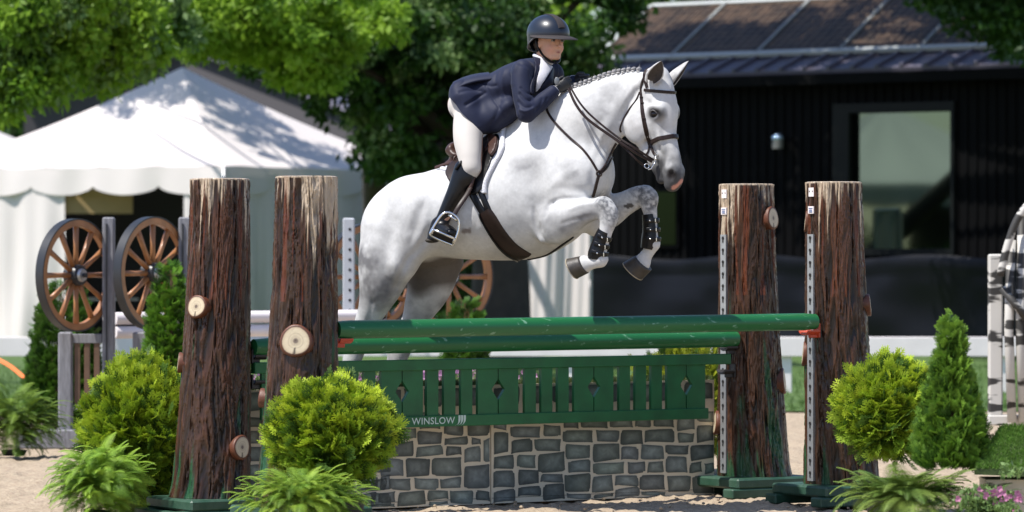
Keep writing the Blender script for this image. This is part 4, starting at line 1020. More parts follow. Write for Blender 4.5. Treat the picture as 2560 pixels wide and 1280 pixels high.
for a in [([(1602,212),(1575,255),(1556,300)],11,-.018), ([(1556,318),(1572,352),(1600,372)],8,-.004), ([(1585,300),(1600,330)],20,.006), ([(1618,252),(1628,262)],9,-.012), ([(1660,430),(1668,412),(1672,395)],6,.006), ([(1690,300),(1688,340),(1692,380)],7,-.004), ([(1646,316),(1652,352),(1664,388)],8,.008), ([(1636,330),(1642,360),(1650,385)],7,-.006), ([(1622,268),(1636,266),(1652,274)],5,.006), ([(1608,345),(1630,362),(1648,392)],9,-.005)]:
    sculpt(a[0], a[1]*1.4, a[2], mask=near)
hn_ = normals(hv, hfc)
hv = hv+hn_*(fbm(hv*9, 3, 3)*.004)[:, None]
hv = relax(hv, hfc, 1)
hs = scr(hv); hn_ = normals(hv, hfc)
# ---- coat colours: white-grey with dapples, dark skin at muzzle, knees and eyes plus some painted-in shade
c = np.tile(np.array([.55,.55,.545]), (len(hv),1))
def paint(pts, rad, col, amt=1.0, sp='px', nz=.35, nsc=14):
    global c
    d = segdist(hs, pts) if sp == 'px' else segdist(hv, pts)
    w = np.clip(1-(d/rad)+nz*fbm(hv*nsc, 4, 5), 0, 1); w = np.clip(w*1.8, 0, 1)*amt
    c = c*(1-w[:, None])+np.array(col)*w[:, None]
dap = fbm(hv*np.array([16,16,16]), 3, 11)  # dapples, some deepened to paint in flank and neck-hollow shading
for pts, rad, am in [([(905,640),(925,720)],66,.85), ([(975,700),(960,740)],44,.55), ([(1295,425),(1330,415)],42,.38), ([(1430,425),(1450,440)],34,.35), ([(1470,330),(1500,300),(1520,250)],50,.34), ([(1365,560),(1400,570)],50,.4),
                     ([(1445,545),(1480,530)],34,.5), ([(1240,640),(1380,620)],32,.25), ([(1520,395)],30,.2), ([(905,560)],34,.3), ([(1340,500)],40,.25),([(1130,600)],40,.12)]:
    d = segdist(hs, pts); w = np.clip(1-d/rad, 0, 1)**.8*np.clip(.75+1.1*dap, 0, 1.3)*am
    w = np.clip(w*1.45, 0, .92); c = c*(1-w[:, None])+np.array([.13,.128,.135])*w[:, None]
c *= (1+.12*fbm(hv*34, 4, 9)+.14*fbm(hv*7, 3, 19))[:, None]
lg = np.clip((hs[:,1]-640)/120, 0, 1)*(hs[:,0] < 1200); lg = lg*np.clip(.5+1.3*fbm(hv*12,3,29), 0, 1); c = c*(1-.7*lg[:,None])+np.array([.15,.145,.14])*.7*lg[:,None]

for pts, rad, am in [([(1508,500),(1522,520),(1528,548)],34,1.0),([(1600,478),(1622,490),(1630,510)],40,1.0),([(1590,500),(1560,520)],30,.45)]:
    d = segdist(hs, pts); w = np.clip((1-d/rad)*1.3, 0, 1)*np.clip(.60+1.5*fbm(hv*70, 4, 15), 0, 1)*am*.85; c = c*(1-w[:, None])+np.array([.05,.055,.068])*w[:, None]
paint([(1515,575),(1512,600)], 14, (.60,.60,.62), .5)
paint([(1578,505)], 0.1, (.1,.1,.1), 0)
q = hs-np.array([1572,515]); wsp = ((q[:,0]/12)**2+(q[:,1]/6)**2 < 1+.6*fbm(hv*40,2,4)) & (hn_@LATN > 0); c[wsp] = (.09,.085,.08)
paint([(1160,578),(1172,577)], 9, (.16,.12,.10), .8, nz=.5, nsc=60)
# inner thighs, sheath: dark thin-haired skin with the shade between them painted in
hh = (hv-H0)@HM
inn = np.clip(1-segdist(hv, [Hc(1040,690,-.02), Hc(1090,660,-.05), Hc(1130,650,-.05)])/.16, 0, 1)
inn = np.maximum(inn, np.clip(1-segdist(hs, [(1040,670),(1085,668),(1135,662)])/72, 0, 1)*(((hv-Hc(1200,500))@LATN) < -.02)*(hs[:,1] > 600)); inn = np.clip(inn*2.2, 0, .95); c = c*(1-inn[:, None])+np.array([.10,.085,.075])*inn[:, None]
# head colouring of the coat
def hpaint(p, rad, col, amt, nz=.25, sc=(1,1,1)):
    global c
    d = np.linalg.norm((hh-np.array(p))*np.array(sc), axis=1); w = np.clip((1-d/rad)*1.9+nz*fbm(hv*30,3,6), 0, 1)*amt*(d < rad*1.4)
    c = c*(1-w[:, None])+np.array(col)*w[:, None]
zz = np.clip((-.13-hh[:,2]+.10*fbm(hv*18,3,8))/.22, 0, 1)*(hh[:,0] > -.16)*(np.abs(hh[:,1]) < .12)*(hh[:,2] > -.5)*(np.linalg.norm(hv-H0,axis=1) < .56)
inhead = (hs[:,0] > 1600) & (hs[:,1] < 490) & (hh[:,0] > -.2)
zz = zz*inhead; c = c*(1-.9*zz[:, None])+np.array([.022,.022,.026])*(.9*zz[:, None])
for l in (1,-1):
    hpaint((.034,.056*l,-.362), .040, (.015,.012,.012), 1.0, 0)
    hpaint((-.060,.095*l,-.003), .072, (.016,.014,.014), 1.0, .15, (.85,.8,1.25)); hpaint((-.05,.075*l,-.06), .07, (.26,.26,.27), .6)
    hpaint((-.07,.06*l,-.30), .07, (.035,.035,.038), .85); hpaint((-.22,.08*l,-.08), .09, (.5,.49,.49), .5)
    hpaint((.01,.06*l,-.30), .030, (.5,.5,.5), .5, .4)
hpaint((-.09,0,-.36), .07, (.035,.035,.038), .9)
d_ = segdist(hs, [(1683,470),(1695,462),(1704,452)]); w_ = np.clip((1-d_/5.5+.45*fbm(hv*60,3,13))*2.2, 0, 1)*(hs[:,0] > 1600)*(d_ < 8); c = c*(1-w_[:,None])+np.array([.56,.27,.21])*w_[:,None]
hpaint((-.0,0,.12), .08, (.56,.55,.55), .4)
m_coat = mat('horse_coat', (.7,.69,.68), rough=.62, spec=.15, attr=True, var=.10, vscale=60, bump=.06, bscale=220)
m_hoof = mat('hoof_horn', (.05,.042,.035), rough=.5, var=.5, vscale=30, bump=.25, bscale=50)
m_sole = mat('hoof_edge', (.42,.36,.26), rough=.7, var=.4, vscale=60)
m_eye = mat('horse_eye', (.006,.004,.004), rough=.12, spec=.35)
m_mane = mat('mane_hair', (.36,.35,.35), rough=.7, var=.6, vscale=90, bump=.5, bscale=200)
m_wool = mat('mane_yarn', (.55,.54,.53), rough=.8)
m_earin = mat('ear_inside', (.10,.085,.08), rough=.8, var=.4, vscale=60)
horse = empty('horse', Hc(1200, 900), 'white-grey horse with braided mane leaping over the green rails', 'horse')
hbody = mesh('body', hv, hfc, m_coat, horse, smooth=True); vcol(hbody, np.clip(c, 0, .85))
HT = bvh(hv, hfc)
# eyes
for sg in (1, -1):
    e = MB().sphere(HD(-.068,.0765*sg,-.004), .0270, 20, 14, (1.32,.92,.86), Matrix(HM.tolist())); e.build('eye', m_eye, horse, smooth=True)
    l = MB(); l.tube(catmull([HD(-.098,.083*sg,-.008), HD(-.084,.097*sg,.014), HD(-.058,.101*sg,.017), HD(-.040,.092*sg,.0)], 5), [.0045]*16, 8)
    l.build('eyelid', mat('lid', (.10,.095,.095), rough=.6), horse, smooth=True)
# ears
def ear(base, tip, open_dir, w, name='ear'):
    base = np.array(base); tip = np.array(tip); ax = tip-base; L = np.linalg.norm(ax); ax = ax/L
    o = unit(np.asarray(open_dir)-ax*np.dot(open_dir, ax)); s_ = np.cross(ax, o); vs = []; fs = []; fm = []
    prof = [(0,.62,200),(.12,.80,190),(.3,1.0,200),(.5,.97,215),(.7,.74,240),(.86,.44,265),(.96,.17,285),(1.0,.03,300)]
    N = 20
    for layer, (sh) in enumerate((1.0, .86)):
        for (t, r_, ang) in prof:
            cen = base+ax*L*t-o*w*.15+o*(w*.25*math.sin(t*2.4))
            half = R(float(np.interp(t, [0,.15,.4,1], [150,118,98,88])))
            for k in range(N):
                a = -half+2*half*k/(N-1)   # measured from the back of the ear
                d = -o*math.cos(a)*r_*w*.5*sh*1.0+s_*math.sin(a)*r_*w*.5*sh
                vs.append(cen+d)
    m = len(prof)
    for i in range(m-1):
        for k in range(N-1):
            fs.append((i*N+k, i*N+k+1, (i+1)*N+k+1, (i+1)*N+k)); fm.append(0)
            b = m*N; fs.append((b+i*N+k+1, b+i*N+k, b+(i+1)*N+k, b+(i+1)*N+k+1)); fm.append(1)
        for k in (0, N-1): fs.append((i*N+k, (i+1)*N+k, m*N+(i+1)*N+k, m*N+i*N+k)); fm.append(0)
    o_ = mesh(name, vs, fs, [m_coatplain, m_earin], horse, smooth=True, fmat=fm); return o_
m_coatplain = mat('ear_coat', (.55,.54,.53), rough=.7, spec=.2, var=.45, vscale=30, bump=.1, bscale=200)
yN = H0[1]
ear(HD(-.085,.105,.178), W(1654,152,yN-.09), np.array([.35,-.93,-.1]), .100)
ear(HD(-.075,-.055,.155), W(1721,152,yN+.13), np.array([1,-.12,-.25]), .100)
# braids along the crest, forelock
bpts = catmull(np.array([(1352,272),(1386,244),(1442,216),(1483,200),(1524,187),(1564,177),(1604,172)]), 40)
arc = np.r_[0, np.cumsum(np.linalg.norm(np.diff(bpts, axis=0), axis=1))]
NB = 22
for i in range(NB):
    s_ = arc[-1]*(i+.5)/NB; q = np.array([np.interp(s_, arc, bpts[:,0]), np.interp(s_, arc, bpts[:,1])])
    h = None
    for dd in range(0, 26):
        h, nn = shoot(HT, q[0], q[1]-6+dd*1.0)
        if h is not None: break
    if h is None: continue
    mb = MB(); L = .045+.012*random.random(); dn = unit(-up*.9+HEAD_DIR*random.uniform(-.25,.05)+LATN*.25); r = .0075
    p0 = h-LATN*.02+up*.012
    P = [p0, p0+LATN*.018+up*.004, h+LATN*.014-up*.010, h+LATN*.018+dn*L*.6, h+LATN*.012+dn*L]
    PC = catmull(P, 4); rad = [r*(1.0+.28*math.sin(k*2.1))*(1 if k < 12 else .75) for k in range(len(PC))]
    mb.tube(PC, rad, 8); mb.sphere(h+LATN*.014+up*.010, .0125, 8, 6)
    mb.mat(1).torus(h+LATN*.018-up*.004, dn, .0095, .0028, 10, 5)
    mb.build('braid', [m_mane, m_wool], horse, smooth=True)
mb = MB(); mb.sphere(HD(-.04,0,.165), .016, 10, 8, (1,1,1.4)); mb.sphere(HD(-.03,0,.145), .012, 10, 8); mb.build('forelock', m_mane, horse, smooth=True)
# wisps of short hair above the crest
mb = MB()
for i in range(110):
    s_ = arc[-1]*random.random(); q = (np.interp(s_, arc, bpts[:,0]), np.interp(s_, arc, bpts[:,1]))
    h, nn = shoot(HT, q[0], q[1]+5)
    if h is None: continue
    p = h-LATN*.01; l = random.uniform(.02,.05); d = unit(up+HEAD_DIR*random.uniform(-.5,.5)+LATN*random.uniform(-.3,.5))
    mb.tube([p, p+d*l*.6, p+d*l+HEAD_DIR*random.uniform(-.01,.01)], [.0009,.0007,.0003], 4, caps=False)
mb.build('crest_hair', m_wool, horse)
# hooves
def hoof(cpx, toe_px, w_m, lat, coronet):
    """cpx centre of coronet, toe centre of the ground surface (measured)"""
    a = Hc(*coronet, lat); b = Hc(*toe_px, lat); ax = unit(b-a); s_ = unit(np.cross(ax, LATN)); l_ = np.cross(s_, ax); mb = MB(); n = 24; vs = []; fs = []
    L = np.linalg.norm(b-a)
    prof = [(-.008,.80),(0,.90),(.15,.93),(.5,.99),(.85,1.05),(.93,1.07),(.935,1.09),(1.0,1.08),(1.0,.9),(.93,.6)]
    for t, r_ in prof:
        for k in range(n):
            an = 2*math.pi*k/n; q = a+ax*L*t+(s_*math.cos(an)*1.06+l_*math.sin(an))*w_m*.5*r_; vs.append(q+s_*w_m*.12*(t-.3))
    for i in range(len(prof)-1):
        mb.cur = 0
    fs = [(i*n+k, i*n+(k+1) % n, (i+1)*n+(k+1) % n, (i+1)*n+k) for i in range(len(prof)-1) for k in range(n)]
    fm = [(1 if i >= 5 else 0) for i in range(len(prof)-1) for k in range(n)]
    fs.append(tuple((len(prof)-1)*n+k for k in range(n))); fm.append(1); fs.append(tuple(range(n-1,-1,-1))); fm.append(0)
    return mesh('hoof', vs, fs, [m_hoof, m_sole], horse, smooth=True, fmat=fm)
hoof(None, (1431,676), .118, .245, (1459,660))
hoof(None, (1584,682), .135, -.18, (1607,656))
hoof(None, (815,1050), .12, .155, (832,1012))
hoof(None, (915,1052), .12, -.16, (934,1014))
# tail streaming behind
mb = MB()
for i in range(60):
    o = rng.normal(size=3)*.012; e = rng.normal(size=3)*np.array([.03,.04,.03])
    P = [Hc(945,560,-.05)+o*.5, Hc(940,590,-.12)+o, Hc(948,650,-.20)+o+e*.3, Hc(950,715,-.25)+o+e*.5, Hc(938,800,-.27)+o+e*.6]
    mb.tube(catmull(P, 3), [.012]*4+[.01]*4+[.006]*4+[.001], 5, caps=False)
mb.build('tail', mat('tail_hair', (.42,.41,.40), rough=.6, var=.5, vscale=40), horse, smooth=True)

# ================================================================ TACK
m_lea = mat('brown_leather', (.022,.011,.008), rough=.42, spec=.3, var=.35, vscale=50, bump=.08, bscale=150)
m_ledge = mat('leather_seat', (.055,.026,.019), rough=.42, spec=.35, var=.25, vscale=30, bump=.05, bscale=150)
m_blk = mat('black_leather', (.005,.005,.006), rough=.33, spec=.32, bump=.08, bscale=60, var=.3, vscale=20)
m_steel = mat('stainless_steel', (.72,.72,.72), rough=.16, metal=1)
m_fleece = mat('white_fleece', (.60,.60,.64), rough=.95, bump=.8, bscale=140, sheen=.3)
m_pad = mat('pad_cloth', (.58,.58,.6), rough=.9)
# --- bridle
bridle = empty('bridle', HD(-.1,0,-.45), 'dark brown leather bridle with raised noseband on the horse\'s head', 'bridle')
def strap(name, pts, w, t, parent, m=m_lea, n=6, off=.001, smooth=True, tree=None):
    P, Nn = lay(tree or HT, pts, n, off); mb = MB(); ribbon(mb, P, Nn, w, t); return mb.build(name, m, parent, smooth=False, autosmooth=40) if len(P) > 1 else None
# browband: front half loop of the head
P, Nn = ring(HT, HD(-.10,0,.135), unit(up*.98+hd*.10), hd, 48, .001, -128, 128); mb = MB(); ribbon(mb, P, Nn, .018, .007); mb.build('browband', m_lea, bridle, autosmooth=40)
P, Nn = ring(HT, HD(-.075,0,-.155), unit(up*.97-hd*.22), hd, 48, .002); mb = MB(); ribbon(mb, P, Nn, .026, .009, closed=True); mb.build('noseband', m_lea, bridle, autosmooth=40)
P, Nn = ring(HT, HD(-.13,0,.16), unit(hd*.93+up*.35), up, 40, .001, -95, 95); mb = MB(); ribbon(mb, P, Nn, .022, .006); mb.build('crownpiece', m_lea, bridle, autosmooth=40)
def Q(p): return p
strap('cheekpiece', [(1603,228),(1606,262),(1612,300),(1621,340),(1632,378),(1640,388)], .016, .006, bridle)
strap('cheekpiece', [(1602,232),(1603,270),(1607,300),(1614,335),(1623,362),(1620,380),(1614,388)], .011, .005, bridle)
strap('headpiece', [(1603,236),(1603,220),(1607,203),(1614,188),(1622,177)], .020, .006, bridle)
strap('throatlatch', [(1600,230),(1590,252),(1572,275),(1556,303),(1550,322),(1552,330)], .010, .005, bridle)
for (px, py) in [(1605,243),(1607,258),(1611,296),(1624,352)]:
    h, nn = shoot(HT, px, py)
    if h is not None: MB().box(h+nn*.006, (.022,.012,.007), bev=.002).build('keeper', m_lea, bridle)
# bit: two rings, mouthpiece, small hooks
def tor(mb, px, py, dpt, r, rr, ax): mb.torus(W(px, py, YH+dpt), ax, r, rr, 20, 6)
h, nn = shoot(HT, 1642, 392)
bd = (h[1]-YH-.02) if h is not None else -.6
mb = MB(); tor(mb, 1641, 387, bd, .013, .0025, nn if nn is not None else (0,1,0)); tor(mb, 1633, 402, bd-.005, .017, .003, (.3,-1,.1)); tor(mb, 1617, 415, bd-.01, .014, .003, (.2,-1,.2))
mb.tube([W(1640,402,YH+bd-.01), W(1634,412,YH+bd-.01), W(1628,422,YH+bd-.01), W(1620,424,YH+bd-.01)], .0038, 8)
mb.tube([W(1640,396,YH+bd+.005), W(1645,400,YH+bd+.05), W(1660,402,YH+bd+.09)], .006, 8)
mb.build('bit', m_steel, bridle, smooth=True)
# reins: hand to bit
HANDP = W(1424, 224, YH-.42)
def sag(p, q, n, s_): return [p+(q-p)*t-up*s_*math.sin(math.pi*t) for t in np.linspace(0, 1, n)]
def clear(pts, gap=.012):
    out = []
    for p in pts:
        d = V(p)-CAMV; L = d.length; h = HT.ray_cast(CAMV, d.normalized(), 60)
        if h[0] is not None and h[3] < L+gap: p = np.array(CAMV+d.normalized()*(h[3]-gap))
        out.append(p)
    return out
def rein(pix, w, name):
    C = catmull(np.array([[a, b, dd] for a, b, dd in pix], float), 8); P = clear([W(a, b, YH+dd) for a, b, dd in C]); P = np.array(P)
    for _ in range(3): P[1:-1] = (P[:-2]+2*P[1:-1]+P[2:])/4
    mb = MB(); ribbon(mb, P, np.tile([-.1,-1,.25], (len(P),1)), w, .005)
    mb.build(name, m_lea, bridle, autosmooth=40)
rein([(1421,221,-.48),(1440,262,-.52),(1470,299,-.55),(1530,342,-.58),(1580,376,-.6),(1630,404,bd-.01)], .016, 'rein')
rein([(1426,218,-.46),(1450,258,-.50),(1482,293,-.52),(1540,340,-.56),(1590,372,-.6),(1634,400,bd-.0)], .012, 'rein')
rein([(1540,350,-.56),(1560,368,-.58),(1590,398,-.6),(1606,412,bd-.01),(1612,417,bd-.01)], .011, 'rein')
# --- breastplate
bp = empty('breastplate', Hc(1496,435), 'narrow brown leather breastplate crossing the horse\'s shoulder and chest', 'breastplate')
strap('shoulder_strap', [(1362,258),(1372,285),(1395,315),(1425,345),(1455,372),(1478,402),(1496,432)], .014, .006, bp, off=.002)
strap('chest_strap', [(1497,433),(1512,415),(1522,395),(1532,372),(1540,358)], .016, .006, bp, off=.002)
strap('chest_strap', [(1499,436),(1516,420),(1526,400),(1536,380),(1543,366)], .010, .006, bp, off=.003)
strap('centre_strap', [(1497,437),(1492,455),(1487,475),(1482,492)], .018, .006, bp, off=.002)
h, nn = shoot(HT, 1497, 434)
MB().torus(h+nn*.006, nn, .015, .006, 16, 8).build('ring', m_lea, bp, smooth=True)
# --- saddle pad, saddle, girth
pad = empty('saddle_pad', Hc(1180,480), 'white fleece-edged saddle pad under the brown saddle', 'saddle pad')
pv, pf_ = patch(hv, hfc, [(1108,412),(1150,398),(1200,350),(1262,322),(1258,350),(1256,378),(1240,410),(1220,448),(1214,486),(1198,480),(1176,470),(1150,455),(1128,440)], .002, .012)
mesh('pad', pv, pf_, m_pad, pad, smooth=True)
P, Nn = lay(HT, [(1263,318),(1259,345),(1257,374),(1238,410),(1222,440),(1214,462),(1213,484)], 10, .010); mb = MB(); mb.tube(P, .015, 10); mb.build('fleece_edge', m_fleece, pad, smooth=True)
P, Nn = lay(HT, [(1103,421),(1112,424),(1130,428),(1142,434)], 6, .004); mb = MB(); mb.tube(P, .014, 10); mb.build('fleece_edge', m_fleece, pad, smooth=True)
girth = empty('girth', Hc(1300,655), 'wide dark brown leather girth under the horse\'s belly', 'girth')
def strapw(name, A, B, t, parent, m, n=14, off=.002):
    """strap between two measured edges"""
    A = catmull(np.array(A, float), n); B = catmull(np.array(B, float), n); vs = []; fs = []; row = []
    K = 7
    for a, b in zip(A, B):
        r_ = []
        for k in range(K):
            q = a+(b-a)*k/(K-1); h, nn = shoot(HT, q[0], q[1])
            r_.append(None if h is None else (h+nn*off, nn))
        if any(x is None for x in r_): continue
        row.append(r_)
    for r_ in row:
        for k, (h, nn) in enumerate(r_): vs.append(h+nn*t*(1 if 0 < k < K-1 else .35))
    for i in range(len(row)-1):
        for k in range(K-1): fs.append((i*K+k, i*K+k+1, (i+1)*K+k+1, (i+1)*K+k))
    b = len(vs)
    for r_ in row:
        for k, (h, nn) in enumerate(r_): vs.append(h-nn*.006)
    for i in range(len(row)-1):
        fs.append((i*K, (i+1)*K, b+(i+1)*K, b+i*K)); fs.append((i*K+K-1, b+i*K+K-1, b+(i+1)*K+K-1, (i+1)*K+K-1))
    e = (len(row)-1)*K
    for k in range(K-1): fs.append((k+1, k, b+k, b+k+1)); fs.append((e+k, e+k+1, b+e+k+1, b+e+k))
    return mesh(name, vs, fs, m, parent, smooth=False, autosmooth=45)
strapw('girth_band', [(1199,535),(1204,552),(1232,598),(1262,632),(1298,652)], [(1226,520),(1240,540),(1264,578),(1294,612),(1334,638)], .012, girth, m_lea)
strapw('girth_edge', [(1199,535),(1204,552),(1232,598),(1262,632),(1298,652)], [(1203,533),(1208,550),(1236,595),(1266,628),(1302,649)], .016, girth, m_blk)
strapw('billet', [(1170,482),(1186,512),(1203,540)], [(1184,474),(1200,502),(1216,530)], .009, girth, m_blk)
strapw('billet', [(1190,470),(1202,498),(1214,528)], [(1203,464),(1215,492),(1228,522)], .009, girth, m_blk)
strap('belly_strap', [(1318,648),(1345,644),(1374,633),(1403,613),(1424,598),(1440,584)], .020, .006, girth, m_blk, off=.002)
# far side of the girth: underneath and up the other flank
gc = Hc(1285,520); P, Nn = ring(HT, gc, unit(HEAD_DIR*.857+up*.514), -up, 40, .002, 24, -150 if (np.cross(unit(HEAD_DIR*.857+up*.514), unit(-up))@LATN) > 0 else 150); mb = MB()
if len(P) > 2: ribbon(mb, P, Nn, .09, .010); mb.build('girth_band', m_lea, girth, autosmooth=45)
# saddle
saddle = empty('saddle', Hc(1180,440), 'brown leather jumping saddle under the rider', 'saddle')
SF = Field(Hc(1095,460,.5)*[1,1,1]-[.12,.15,.25], Hc(1290,320,-.5)+[.12,.15,.15], .007)
SF.chain([Hc(1140,376), Hc(1158,388), Hc(1182,386), Hc(1215,362), Hc(1245,335)], [.045,.038,.030,.035,.042], [.12,.14,.12,.10,.08], LATN, k=.03)
SF.ell(Hc(1145,370), (.030,.12,.040), np.column_stack([HEAD_DIR, LATN, up]), k=.02)
SF.ell(Hc(1150,400), (.05,.12,.04), np.column_stack([HEAD_DIR, LATN, up]), k=.015)
for s_ in (1,-1): SF.chain([Hc(1128,414,.07*s_), Hc(1150,425,.12*s_), Hc(1190,410,.14*s_), Hc(1225,375,.13*s_)], [.03,.035,.035,.03], [.05,.06,.06,.05], LATN, k=.02)
sv, sf = SF.surf(3); mesh('seat', sv, sf, m_ledge, saddle, smooth=True); del SF
def flap(name, poly, latoff, parent, m, t=.009, curve=.0):
    C = catmull(np.array(list(poly)+[poly[0]], float), 5)[:-1]
    pts = []
    for a, b in C:
        h, nn = shoot(HT, a, b); y = h[1] if h is not None else YH
        pts.append((a, b, y))
    ys = np.array([p[2] for p in pts]); ys = np.clip(ys, np.median(ys)-.06, np.median(ys)+.06)
    P = [W(a, b, y-latoff) for (a, b, _), y in zip(pts, ys)]
    # triangulate on a grid so that the flap bends with the horse
    cen = np.mean(P, axis=0); vs = []; fs = []; K = 5; n = len(P)
    for k in range(K+1):
        for p in P: vs.append(cen+(p-cen)*(1-k/(K+.001)*.999)+np.array([0,-.006*math.sin(k/K*1.57),0]))
    for k in range(K):
        for i in range(n): fs.append((k*n+i, k*n+(i+1) % n, (k+1)*n+(i+1) % n, (k+1)*n+i))
    b = len(vs)
    for p in P: vs.append(p+np.array([0,t,0]))
    vs.append(cen+np.array([0,t,0]))
    for i in range(n): fs.append((i, b+i, b+(i+1) % n, (i+1) % n)); fs.append((b+i, b+n, b+(i+1) % n))
    return mesh(name, vs, fs, m, parent, smooth=False, autosmooth=50)
def hpatch(name, poly, off, thick, m):
    a_, b_ = patch(hv, hfc, poly, off, thick)
    return mesh(name, a_, b_, m, saddle, smooth=True)
hpatch('sweat_flap', [(1165,400),(1215,352),(1248,338),(1253,352),(1248,380),(1234,402),(1224,432),(1208,474),(1190,488),(1172,478)], .016, .006, m_blk)
hpatch('flap', [(1121,430),(1150,404),(1190,372),(1222,350),(1237,344),(1233,362),(1219,384),(1204,420),(1195,452),(1184,480),(1170,492),(1150,484),(1130,462),(1120,446)], .030, .010, m_lea)
hpatch('knee_roll', [(1228,352),(1241,344),(1252,350),(1251,372),(1240,394),(1231,400),(1230,372)], .030, .016, m_ledge)
strapw2 = [(1222,356),(1206,384),(1192,418),(1182,450),(1171,484)]
C = catmull(np.array(strapw2, float), 6); P = [W(a, b, (shoot(HT, a, b)[0][1] if shoot(HT, a, b)[0] is not None else YH)-.055) for a, b in C]
P = np.array(P)
for _ in range(4): P[1:-1] = (P[:-2]+2*P[1:-1]+P[2:])/4
mb = MB(); mb.tube(P, .012, 8); mb.build('flap_piping', m_ledge, saddle, smooth=True)
mb = MB(); C = catmull(np.array([(1144,402),(1128,406),(1108,412),(1088,419)], float), 5); P = np.array([W(a, b, YH+dyc(a)-.17+.05*abs(i/15)) for i, (a, b) in enumerate(C)]); ribbon(mb, P, np.tile([-.3,-.8,.5], (len(P),1)), .018, .005)
mb.build('strap_end', m_ledge, saddle, autosmooth=45)
MB().torus(W(1142,398,YH+dyc(1142)-.18), (.3,-1,.2), .018, .006, 18, 8).build('stirrup_keeper', m_ledge, saddle, smooth=True)
# stirrup and leather (near side)
LEGY = YH+dyc(1150)-.47
mb = MB(); P = np.array([W(a, b, LEGY+dd) for a, b, dd in [(1176,470,.07),(1165,490,.03),(1150,512,.0),(1138,532,-.01),(1134,541,-.01)]]); ribbon(mb, catmull(P, 4), np.tile([-.4,-1,.1], (17,1)), .028, .007); mb.build('stirrup_leather', m_lea, saddle, autosmooth=45)
mb = MB()
SC = [(1118,531),(1128,533),(1140,541),(1147,552),(1147,572),(1141,592),(1132,611),(1125,610),(1100,600),(1078,588),(1077,580),(1087,562),(1100,542),(1110,533)]
CC = catmull(np.array(SC+[SC[0]], float), 5)
mb.tube([W(a, b, LEGY-.02-.03*(1 if a < 1110 else 0)*0) for a, b in CC], .0075, 8, caps=False)
mb.tube([W(1083,574,LEGY-.055), W(1110,585,LEGY-.055), W(1137,597,LEGY-.055)], .007, 8)
mb.tube([W(1079,588,LEGY-.02), W(1083,574,LEGY-.055)], .007, 8); mb.tube([W(1131,611,LEGY-.02), W(1137,597,LEGY-.055)], .007, 8)
mb.tube([W(1122,537,LEGY-.02), W(1134,546,LEGY-.03), W(1143,552,LEGY-.02)], .007, 8)
mb.build('stirrup', m_steel, saddle, smooth=True)
MB().prism([W(1080,588,LEGY-.025), W(1130,609,LEGY-.025), W(1136,598,LEGY-.05), W(1084,577,LEGY-.05)], (0,.0,-.006), 1).build('tread', m_blk, saddle)
# --- tendon boots on both forelegs
def leg_boot(lat, axisp, radm, label, near_):
    root = empty('tendon_boot', Hc(*axisp[-1], lat), label, 'leg boot', 'tendon boots on the forelegs')
    A = catmull(np.array([[*p, r_] for p, r_ in zip(axisp, radm)], float), 6); P = np.array([Hc(a, b, lat) for a, b, _ in A]); rr = A[:,2]
    vs = []; fs = []; n = 26; m = len(P)
    open_c = R(48)
    for layer in (0, 1):
        for i in range(m):
            t = unit(P[min(i+1,m-1)]-P[max(i-1,0)]); f_ = unit(np.cross(LATN, t)); f_ = f_ if f_[0] > 0 else -f_   # forward (cannon front)
            l_ = unit(np.cross(t, f_)); l_ = l_ if l_@LATN > 0 else -l_
            e = i/(m-1); oc = open_c*(1.0-.3*math.sin(math.pi*e))
            for k in range(n):
                a = oc+(2*math.pi-2*oc)*k/(n-1); q = P[i]+(f_*math.cos(a)*1.12+l_*math.sin(a)*.92)*rr[i]*(1.0 if layer == 0 else .80)
                vs.append(q)
    for i in range(m-1):
        for k in range(n-1): fs.append((i*n+k, i*n+k+1, (i+1)*n+k+1, (i+1)*n+k)); b = m*n; fs.append((b+i*n+k+1, b+i*n+k, b+(i+1)*n+k, b+(i+1)*n+k+1))
        for k in (0, n-1): fs.append((i*n+k, (i+1)*n+k, m*n+(i+1)*n+k, m*n+i*n+k))
    for i in (0, m-1):
        for k in range(n-1): fs.append((i*n+k, i*n+k+1, m*n+i*n+k+1, m*n+i*n+k))
    mesh('shell', vs, fs, m_blk, root, autosmooth=50)
    for e in (.22, .47, .72):
        i = int(e*(m-1)); t = unit(P[i+1]-P[i-1]); f_ = unit(np.cross(LATN, t)); f_ = f_ if f_[0] > 0 else -f_; l_ = unit(np.cross(t, f_)); l_ = l_ if l_@LATN > 0 else -l_
        RP = [P[i]+(f_*math.cos(a)*1.16+l_*math.sin(a)*.98)*rr[i]*1.03 for a in np.linspace(-1.3, 1.9, 20)]; RN = [f_*math.cos(a)+l_*math.sin(a) for a in np.linspace(-1.3, 1.9, 20)]
        mb = MB(); ribbon(mb, RP, RN, .026, .005); st = mb.build('boot_strap', m_blk, root, autosmooth=45)
        MB().sphere(P[i]+(f_*.35+l_)*rr[i]*1.12, .006, 8, 6).build('stud', m_steel, root, smooth=True)
        MB().box(P[i]+(f_*.95+l_*.7)*rr[i]*1.12, (.006,.01,.024), bev=.002).build('buckle', m_steel, root)
leg_boot(.235, [(1513,578),(1506,594),(1499,614),(1494,634),(1492,648)], [.040,.044,.047,.052,.050], 'black strapped tendon boot on the near foreleg, left of the two', True)
leg_boot(-.18, [(1624,536),(1626,556),(1627,578),(1626,600),(1622,622)], [.042,.044,.046,.050,.046], 'black strapped tendon boot on the far foreleg, right of the two', False)

